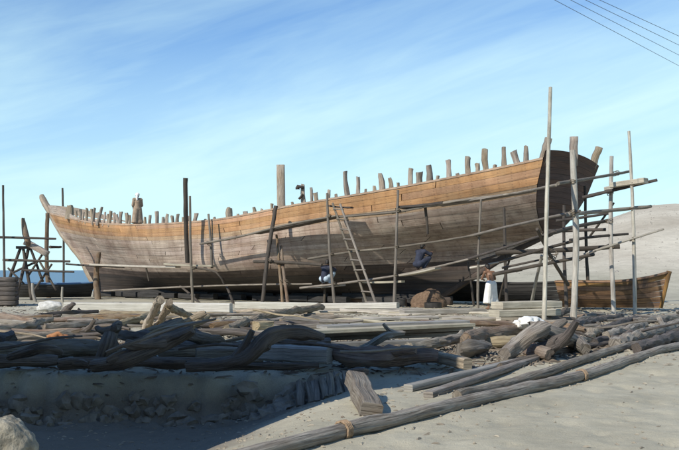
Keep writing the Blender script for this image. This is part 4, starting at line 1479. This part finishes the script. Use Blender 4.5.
for colr, mat, x0, x1, y0, y1, cnt, where in zones:
    cols = sorted(ry.uniform(x0, x1) for _ in range(cnt))
    for k in range(cnt):
        Yc = ry.uniform(y0, y1)
        c = at(cols[k], 300, Yc)
        L = ry.uniform(1.2, 3.6) * (1 if x0 < 500 else .7)
        ang = ry.gauss(.08, .35) if x0 < 500 else ry.gauss(.75, .4)
        r = ry.uniform(.035, .075)
        d = Vector((cos(ang), sin(ang), 0))
        bow = ry.uniform(-.12, .12) * L
        P = []
        for t in (-.5, -.2, .15, .5):
            q = c + d * L * t + Vector((-d.y, d.x, 0)) * bow * (1 - 4 * t * t)
            q.z = ground_z(q.x, q.y) + r * .75 + (ry.uniform(0, .1) if ry.random() < .3 else 0)
            P.append(q)
        seedc[0] += 1
        mb = MB().tube(P, [r, r * 1.05, r * .9, r * .6], 10, rough=.35, seed=seedc[0], knots=3, step=.14)
        tag(mb.build('thin_log', mat, sharp=55), 'thin %s log %s, %s from left' % (colr, where, ORD[k]), 'log', 'thin logs strewn over the yard')

# the long spar across the foreground
spar = empty('long_spar', gnd(onz(470, 407, -.12), 0))
tag(spar, 'long thick straight spar lying across the sand, bound with rope', 'spar')
def spt(px, py):
    p = onz(px, py, -.12)
    return Vector((p.x, p.y, ground_z(p.x, p.y) + .105))
A, B = spt(226, 466), spt(679, 357)
Dv = (B - A).normalized()
pts = [A - Dv * .5 + (B - A) * 1.12 * (i / 8) for i in range(9)]
for p in pts: p.z = ground_z(p.x, p.y) + .065
MB().tube(pts, [.068, .073, .076, .078, .078, .077, .074, .07, .066], 18, rough=.12, seed=71, knots=5, step=.2).build('shaft', 'driftwood', spar, sharp=60)
for px, py in ((365, 431), (588, 375)):
    c = onz(px, py - 1, -.02)
    t = max(0, (c - A).dot(Dv)); c = A + Dv * t
    c.z = ground_z(c.x, c.y) + .065
    mb = MB()
    for k in range(4):
        o = c + Dv * (k - 1.5) * .022
        ring = [o + Vector((0, 0, 1)) * cos(a) * .088 + Dv.cross(Vector((0, 0, 1))) * sin(a) * .088 for a in [2 * pi * j / 16 for j in range(17)]]
        mb.tube(ring, .013, 5, step=.05)
    mb.build('rope_binding', 'rope', spar)

def pole_on_ground(label, a, b, r, mat, name, cat, lift=0.0, rough=.08, squash=1.0, box=None):
    p, q = onz(a[0], a[1], -.1), onz(b[0], b[1], -.1)
    seedc[0] += 1
    pts = []
    for i in range(7):
        c = p.lerp(q, i / 6)
        pts.append(Vector((c.x, c.y, ground_z(c.x, c.y) + lift + (r if not box else box[1] / 2))))
    mb = MB()
    if box:
        mb.beam(pts[0], pts[-1], box[0], box[1], jit=.02, seed=seedc[0], nseg=8)
    else:
        mb.tube(pts, r, 16, rough=.14, seed=seedc[0], knots=4, step=.2)
    return tag(mb.build(name, mat, sharp=50), label, cat, LOG_G)


pole_on_ground('second spar lying behind the long bound one, its cut end showing', (457, 400), (700, 338.5), .068, 'driftwood', 'spar', 'spar')
pole_on_ground('thin weathered board lying behind the spars, longest one', (408, 389), (566, 358), .0, 'sawn_grey', 'board', 'plank', 0, box=(.14, .09))
pole_on_ground('short weathered board between the long board and the spars', (428, 396), (536, 366), .0, 'driftwood', 'board', 'plank', 0, box=(.13, .08))
pole_on_ground('thin dark pole lying behind the spars on the right', (500, 373), (690, 335), .055, 'dark_log', 'pole', 'pole')
# slab lying down the bank
slab = MB().beam(onz(355, 379, .12), onz(372, 412, -.08), .24, .2, up=(.2, -.2, 1), jit=.05, seed=9, nseg=6)
tag(slab.build('slab', 'driftwood', sharp=40), 'rough grey timber slab sloping down the bank to the long spar', 'timber', LOG_G)
log('short knotty stub behind the head of the sloping slab', [(350, 373, .05), (358, 371, .1), (366, 372, .06)], [.08, .09, .06], 'dark_log', 'log_stub', knots=1)

# things lying about
def blob(name, label, cat, px, py, z, r, sq, mat, seed, amp=.35, sub=3, group=None, sink=0.0):
    c = onz(px, py, z)
    mb = MB().rock((c.x, c.y, c.z - sink), r, seed, sub, amp, sq)
    return tag(mb.build(name, mat), label, cat, group)


blob('boulder', 'pale sunlit boulder in the bottom left corner', 'boulder', 4, 452, .0, .25, (1.0, 1.0, 1.1), 'stone_pale', 4.2, .16, 5)
blob('white_sack', 'lumpy white sack lying at the foot of the bow poles', 'sack', 50, 306.5, .16, .34, (1.3, .7, .6), 'sack', 2.0, .25, 4)
blob('white_cloth', 'crumpled white cloth lying on the log heap', 'cloth', 528, 323, .42, .22, (1.25, .9, .5), 'cloth_white', 5.1, .5, 4)
blob('orange_rag', 'orange red rag lying among the logs on the left', 'rag', 58, 338, .14, .15, (1.25, .8, .6), 'orange_rag', 6.4, .6, 4)
blob('shavings_heap', 'brown rounded heap of shavings under the hull', 'heap', 428, 303.5, .12, .6, (1.15, .8, .95), 'shavings', 7.3, .2, 4)
for px, py, lab in ((401.5, 304.5, 'round black tin on the sand right of the ladder foot'), (409.5, 304, 'small black tin beside the round one, right of the ladder foot'), (433, 306, 'low black tin in front of the shavings heap')):
    c = onz(px, py + 2, 0)
    root = empty('tin', (c.x, c.y, ground_z(c.x, c.y)))
    tag(root, lab, 'tin', 'black tins on the sand')
    prof = [(.02, .0), (.17, .0), (.18, .04), (.175, .2), (.18, .26), (.16, .27), (.16, .1)]
    prof = [(r * 1.25, z * 1.1) for r, z in prof]
    if px == 433: prof = [(r * 1.5, z * .75) for r, z in prof]
    mb = MB()
    mb.grid([[(r * cos(a), r * sin(a), z) for r, z in prof] for a in [2 * pi * j / 20 for j in range(21)]], [[(0, 0)] * len(prof)] * 21)
    mb.build('body', 'tin', root, world=False, sharp=40)
    ring = [(.2 * cos(a), .03, .27 + .14 * abs(sin(a))) for a in [pi * j / 8 for j in range(9)]]
    MB().tube(ring, .012, 5).build('handle', 'tin', root, world=False)

# rubble along the crumbling bank
rb = random.Random(5)
RUB = 'rubble stones in the crumbling bank'
for i in range(92):
    if i < 30:
        row = i // 10
        px = 250 + (i % 10) * 9.6 + rb.uniform(-3, 3) + row * 1.5
        y = 13.22 - row * .2 + rb.uniform(-.07, .07)
        x = (px - CX) / F * y
        r = rb.uniform(.09, .15)
        where = 'packed in the crumbling bank beside the sloping slab'
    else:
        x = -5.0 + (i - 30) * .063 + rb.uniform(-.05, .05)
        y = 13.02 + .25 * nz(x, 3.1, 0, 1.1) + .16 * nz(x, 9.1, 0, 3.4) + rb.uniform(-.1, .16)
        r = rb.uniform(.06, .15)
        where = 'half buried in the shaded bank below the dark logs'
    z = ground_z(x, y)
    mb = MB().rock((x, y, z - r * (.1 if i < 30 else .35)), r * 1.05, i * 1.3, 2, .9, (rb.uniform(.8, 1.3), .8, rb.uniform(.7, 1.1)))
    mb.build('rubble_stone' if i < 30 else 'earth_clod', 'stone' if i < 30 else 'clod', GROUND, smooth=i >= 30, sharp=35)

for i in range(7):
    a_, b_ = (300 + i * 7.5 + rb.uniform(-1.5, 1.5), 382 + rb.uniform(-3, 3) - i * 1.2), (303 + i * 7.5 + rb.uniform(-2, 2), 404 - i * 1.6 + rb.uniform(-2, 2))
    seedc[0] += 1
    pa_, pb_ = at(a_[0], a_[1], 12.95), at(b_[0], b_[1], 12.55)
    pb_.z = min(pb_.z, ground_z(pb_.x, pb_.y) - .02)
    tag(MB().tube([pa_, pb_], [.05, .06], 9, rough=.35, seed=seedc[0], knots=1, step=.07).build('stake_stub', 'driftwood', sharp=50),
        'short weathered stake stub at the broken bank end, %s from the left' % ORD[i], 'stake', 'stake stubs at the broken bank end')

# thin sticks and offcuts thrown over the piles
rk = random.Random(77)
STK = 'thin sticks and branches lying over the log piles'
for lab, px, py, z, ang, L, r, mat in (
        ('thin dark stick lying over the big grey log at the left edge', 30, 344, .36, .25, 1.5, .035, 'dark_log'),
        ('pale thin stick poking out behind the black log end', 18, 334, .3, -.2, 1.2, .03, 'tan_log'),
        ('thin stick slanting across the great dark fork', 160, 336, .62, .5, 1.6, .035, 'driftwood'),
        ('pale sliver of sawn wood lying on the great dark fork', 167, 332, .66, .55, .9, .04, 'sawn_pale'),
        ('dark stick lying on the second squared grey beam', 226, 347, .32, .1, 1.4, .03, 'dark_log'),
        ('brown stick lying behind the bent dark root', 250, 339, .25, .3, 1.6, .04, 'brown_log'),
        ('tan stick lying over the crooked pale brown log', 286, 315, .3, -.25, 1.8, .04, 'tan_log'),
        ('dark branch lying against the squared beam with rounded end', 300, 345, .34, -.15, 1.3, .04, 'dark_log'),
        ('thin branch on the sand between branch stubs and props', 240, 316, .06, .05, 2.2, .04, 'driftwood'),
        ('grey branch on the sand behind the reddish brown log', 96, 321, .06, .2, 1.8, .045, 'driftwood'),
        ('dark branch on the sand under the pale crook', 24, 335, .06, .15, 1.6, .045, 'dark_log'),
        ('grey stick lying along the thick red-brown log', 386, 349, .34, .1, 1.3, .03, 'driftwood'),
        ('dark branch lying between heap and stout pole', 566, 332, .3, -.4, 1.2, .04, 'dark_log'),
        ('grey branch lying on the logs below the old boat', 622, 325, .28, .2, 1.6, .04, 'driftwood'),
        ('dark thin branch lying at the right edge over the logs', 656, 328, .3, .35, 1.6, .035, 'dark_log'),
        ('brown branch on the sand right of the pale baulk stack', 580, 316, .06, .1, 1.6, .045, 'brown_log')):
    c = onz(px, py, z)
    d = Vector((cos(ang) * .9, rk.uniform(-.35, .35), sin(ang) * .5 if z > .2 else 0)).normalized()
    seedc[0] += 1
    pp = [c - d * L / 2, c - d * L * .15 + Vector((0, 0, rk.uniform(-.03, .06))), c + d * L * .2 + Vector((0, rk.uniform(-.1, .1), rk.uniform(-.02, .05))), c + d * L / 2]
    r *= .62; L *= .8
    mb = MB().tube(pp, [r, r * 1.1, r * .9, r * .5], 9, rough=.4, seed=seedc[0], knots=3, step=.08)
    tag(mb.build('stick', mat, sharp=60), lab, 'stick', STK)

# loose chips, pebbles and bark on the sand
mb = MB()
rc = random.Random(21)
for i in range(7200):
    Yc = rc.uniform(7.5, 15) if i < 1500 else rc.uniform(14, 40)
    x = (rc.uniform(-15, 700) - CX) / F * Yc
    if i < 1500 and x > .775 * (Yc - 8.2) + .3 and rc.random() < .7:
        continue
    z = ground_z(x, Yc)
    r = rc.uniform(.004, .015) * (1 if Yc < 14 else 1.9)
    l = r * rc.uniform(1, 4)
    a = rc.uniform(0, pi)
    d = Vector((cos(a) * l, sin(a) * l, rc.uniform(-.3, .3) * r)); s2 = Vector((-sin(a) * r, cos(a) * r, 0))
    b = Vector((x, Yc, z + r * .2))
    k = len(mb.v)
    for p in (b - d - s2, b + d - s2, b + d * .8 + s2, b - d * .9 + s2, b + Vector((0, 0, r * 1.1)) + d * .3, b + Vector((0, 0, r * 1.1)) - d * .4):
        mb.v.append(tuple(p))
    for f in ((0, 1, 4, 5), (1, 2, 4), (2, 3, 5, 4), (3, 0, 5)):
        mb.quad([k + j for j in f])
tag(mb.build('wood_chips', 'chip', origin=(0, 0, 0), smooth=False), 'wood chips and pebbles strewn over the sand', 'chips', kind='stuff')

mb = MB()
for i in range(5200):
    Yc = rc.gauss(15.8, 1.6) if i < 3600 else rc.uniform(18, 32)
    if Yc < 13.2: continue
    x = (rc.uniform(-15, 690) - CX) / F * Yc
    if x > 1.5 and Yc < 12.6 + (x - 1.5) * .9: continue
    z = ground_z(x, Yc)
    r = rc.uniform(.006, .02)
    l = rc.uniform(.03, .17)
    a = rc.uniform(0, pi)
    d = Vector((cos(a) * l, sin(a) * l, rc.uniform(-.1, .25) * l)); s2 = Vector((-sin(a) * r, cos(a) * r, 0))
    b = Vector((x, Yc, z + r * .6 + abs(d.z) * .5))
    k = len(mb.v)
    for p in (b - d - s2, b + d - s2 * .5, b + d * .9 + s2 * .6, b - d * .9 + s2, b + Vector((0, 0, r * 1.2)) + d * .6, b + Vector((0, 0, r * 1.3)) - d * .6):
        mb.v.append(tuple(p))
    for f in ((0, 1, 4, 5), (1, 2, 4), (2, 3, 5, 4), (3, 0, 5)):
        mb.quad([k + j for j in f])
tag(mb.build('bark_litter', 'bark', origin=(0, 0, 0), smooth=False), 'dark bark and twig litter round the log piles', 'litter', kind='stuff')

mb = MB()
for i in range(1600):
    Yc = rc.uniform(55, 140)
    px = rc.uniform(430, 760)
    x = (px - CX) / F * Yc
    z = ground_z(x, Yc)
    r = rc.uniform(.03, .11) * (2.0 if rc.random() < .06 else 1)
    k = len(mb.v)
    for a in range(5):
        q = r * rc.uniform(.7, 1.2)
        mb.v.append((x + cos(a * 1.257) * q, Yc + sin(a * 1.257) * q, z - .03))
    mb.v.append((x + rc.uniform(-.3, .3) * r, Yc, z + r * rc.uniform(.3, .6)))
    for a in range(5):
        mb.quad([k + a, k + (a + 1) % 5, k + 5])
tag(mb.build('hill_stones', 'stone', origin=(0, 0, 0), smooth=False), 'loose stones scattered over the sand hill', 'stones', kind='stuff')

# ------------------------------------------------------------------ wires overhead and their poles
WD = Vector((.65, .76, 0)).normalized()
ends = []
for nm, base in (('utility_pole', (-12.4, 4.2)), ('utility_pole', (24.0, 46.5))):
    r = empty(nm, (base[0], base[1], ground_z(*base)))
    tag(r, 'wooden utility pole %s' % ('behind the house' if base[0] < 0 else 'out to the right beyond the hill foot'), 'utility pole', 'utility poles carrying the wires')
    MB().tube([(0, 0, -.3), (0, 0, 9.6)], [.14, .09], 10, step=1).build('shaft', 'pole_wood', r, world=False)
    pv = Vector((WD.y, -WD.x, 0))
    MB().beam(-pv * .9 + Vector((0, 0, 8.98)), pv * .9 + Vector((0, 0, 8.98)), .1, .12).build('crossarm', 'pole_wood', r, world=False)
for i, (pa, pb, z, lab) in enumerate((((555, 0), (672, 62), 9.0, 'lowest of the overhead wires, upper right sky'), ((571, 0), (679, 55), 9.06, 'second lowest overhead wire in the upper right sky'),
                                      ((586, 0), (679, 45), 9.0, 'third overhead wire up in the upper right sky'), ((600, 0), (679, 36), 9.06, 'topmost of the overhead wires, upper right sky'))):
    p = at(pa[0], pa[1], (z - H) * F / (HY - pa[1])); q = at(pb[0], pb[1], (z - H) * F / (HY - pb[1]))
    d = q - p
    mb = MB().tube([p - d * (26 / d.length), p, q, q + d * (17 / d.length)], .0075, 5, step=4)
    tag(mb.build('overhead_wire', 'wire'), lab, 'wire', 'overhead wires')

# ------------------------------------------------------------------ unseen houses: one beside the yard, one added behind to cut sky light
def house(label, BA, BB, depth, HH, wins):
    BA, BB = Vector((*BA, 0)), Vector((*BB, 0))
    e1 = (BB - BA); wl = e1.length; e1.normalize()
    e2 = Vector((-e1.y, e1.x, 0))
    hs_ = empty('house', (BA.x, BA.y, -.9))
    tag(hs_, label, 'house', 'unseen plastered houses round the yard')

    def hp(a, b, z): return BA + e1 * a + e2 * b + Vector((0, 0, z))
    mb = MB()
    cor = [hp(0, 0, -.9), hp(wl, 0, -.9), hp(wl, depth, -.9), hp(0, depth, -.9)]
    mb.v = [tuple(c) for c in cor + [c + Vector((0, 0, HH + .9)) for c in cor]]
    for f in ((0, 1, 5, 4), (1, 2, 6, 5), (2, 3, 7, 6), (3, 0, 4, 7), (4, 5, 6, 7)):
        mb.quad(f)
    mb.build('wall', 'plaster', hs_, smooth=False)
    for a0, b0_, a1, b1_ in ((0, .1, wl, .1), (0, depth - .1, wl, depth - .1), (.1, .21, .1, depth - .21), (wl - .1, .21, wl - .1, depth - .21)):
        MB().beam(hp(a0, b0_, HH + .15), hp(a1, b1_, HH + .15), .2, .32).build('parapet', 'plaster', hs_, smooth=False)
    for a in wins:
        for z in (1.5, 4.7):
            w = MB().beam(hp(a - .4, -.03, z), hp(a + .4, -.03, z), .1, 1.1).build('window', 'dark_opening', hs_, smooth=False)
            MB().beam(hp(a - .5, -.06, z - .6), hp(a + .5, -.06, z - .6), .16, .07).build('sill', 'plaster', w, smooth=False)
            MB().beam(hp(a, -.1, z - .55), hp(a, -.1, z + .55), .05, .05, up=(1, 0, 0)).build('shutter_bar', 'pole_dark', w, smooth=False)


house('plain two-storey plastered house beside the yard, left of the frame', (-4.55, 6.45), (-8.2, 11.5), 6, 7.4, (1.2, 3.1, 5.0))
house('long two-storey plastered house added behind the photographer to cut sky light', (11, -5.5), (-9, -5.5), 6, 6.6, (2, 5.2, 8.4, 11.6, 14.8, 18))  # added out of view to block sky fill on the foreground
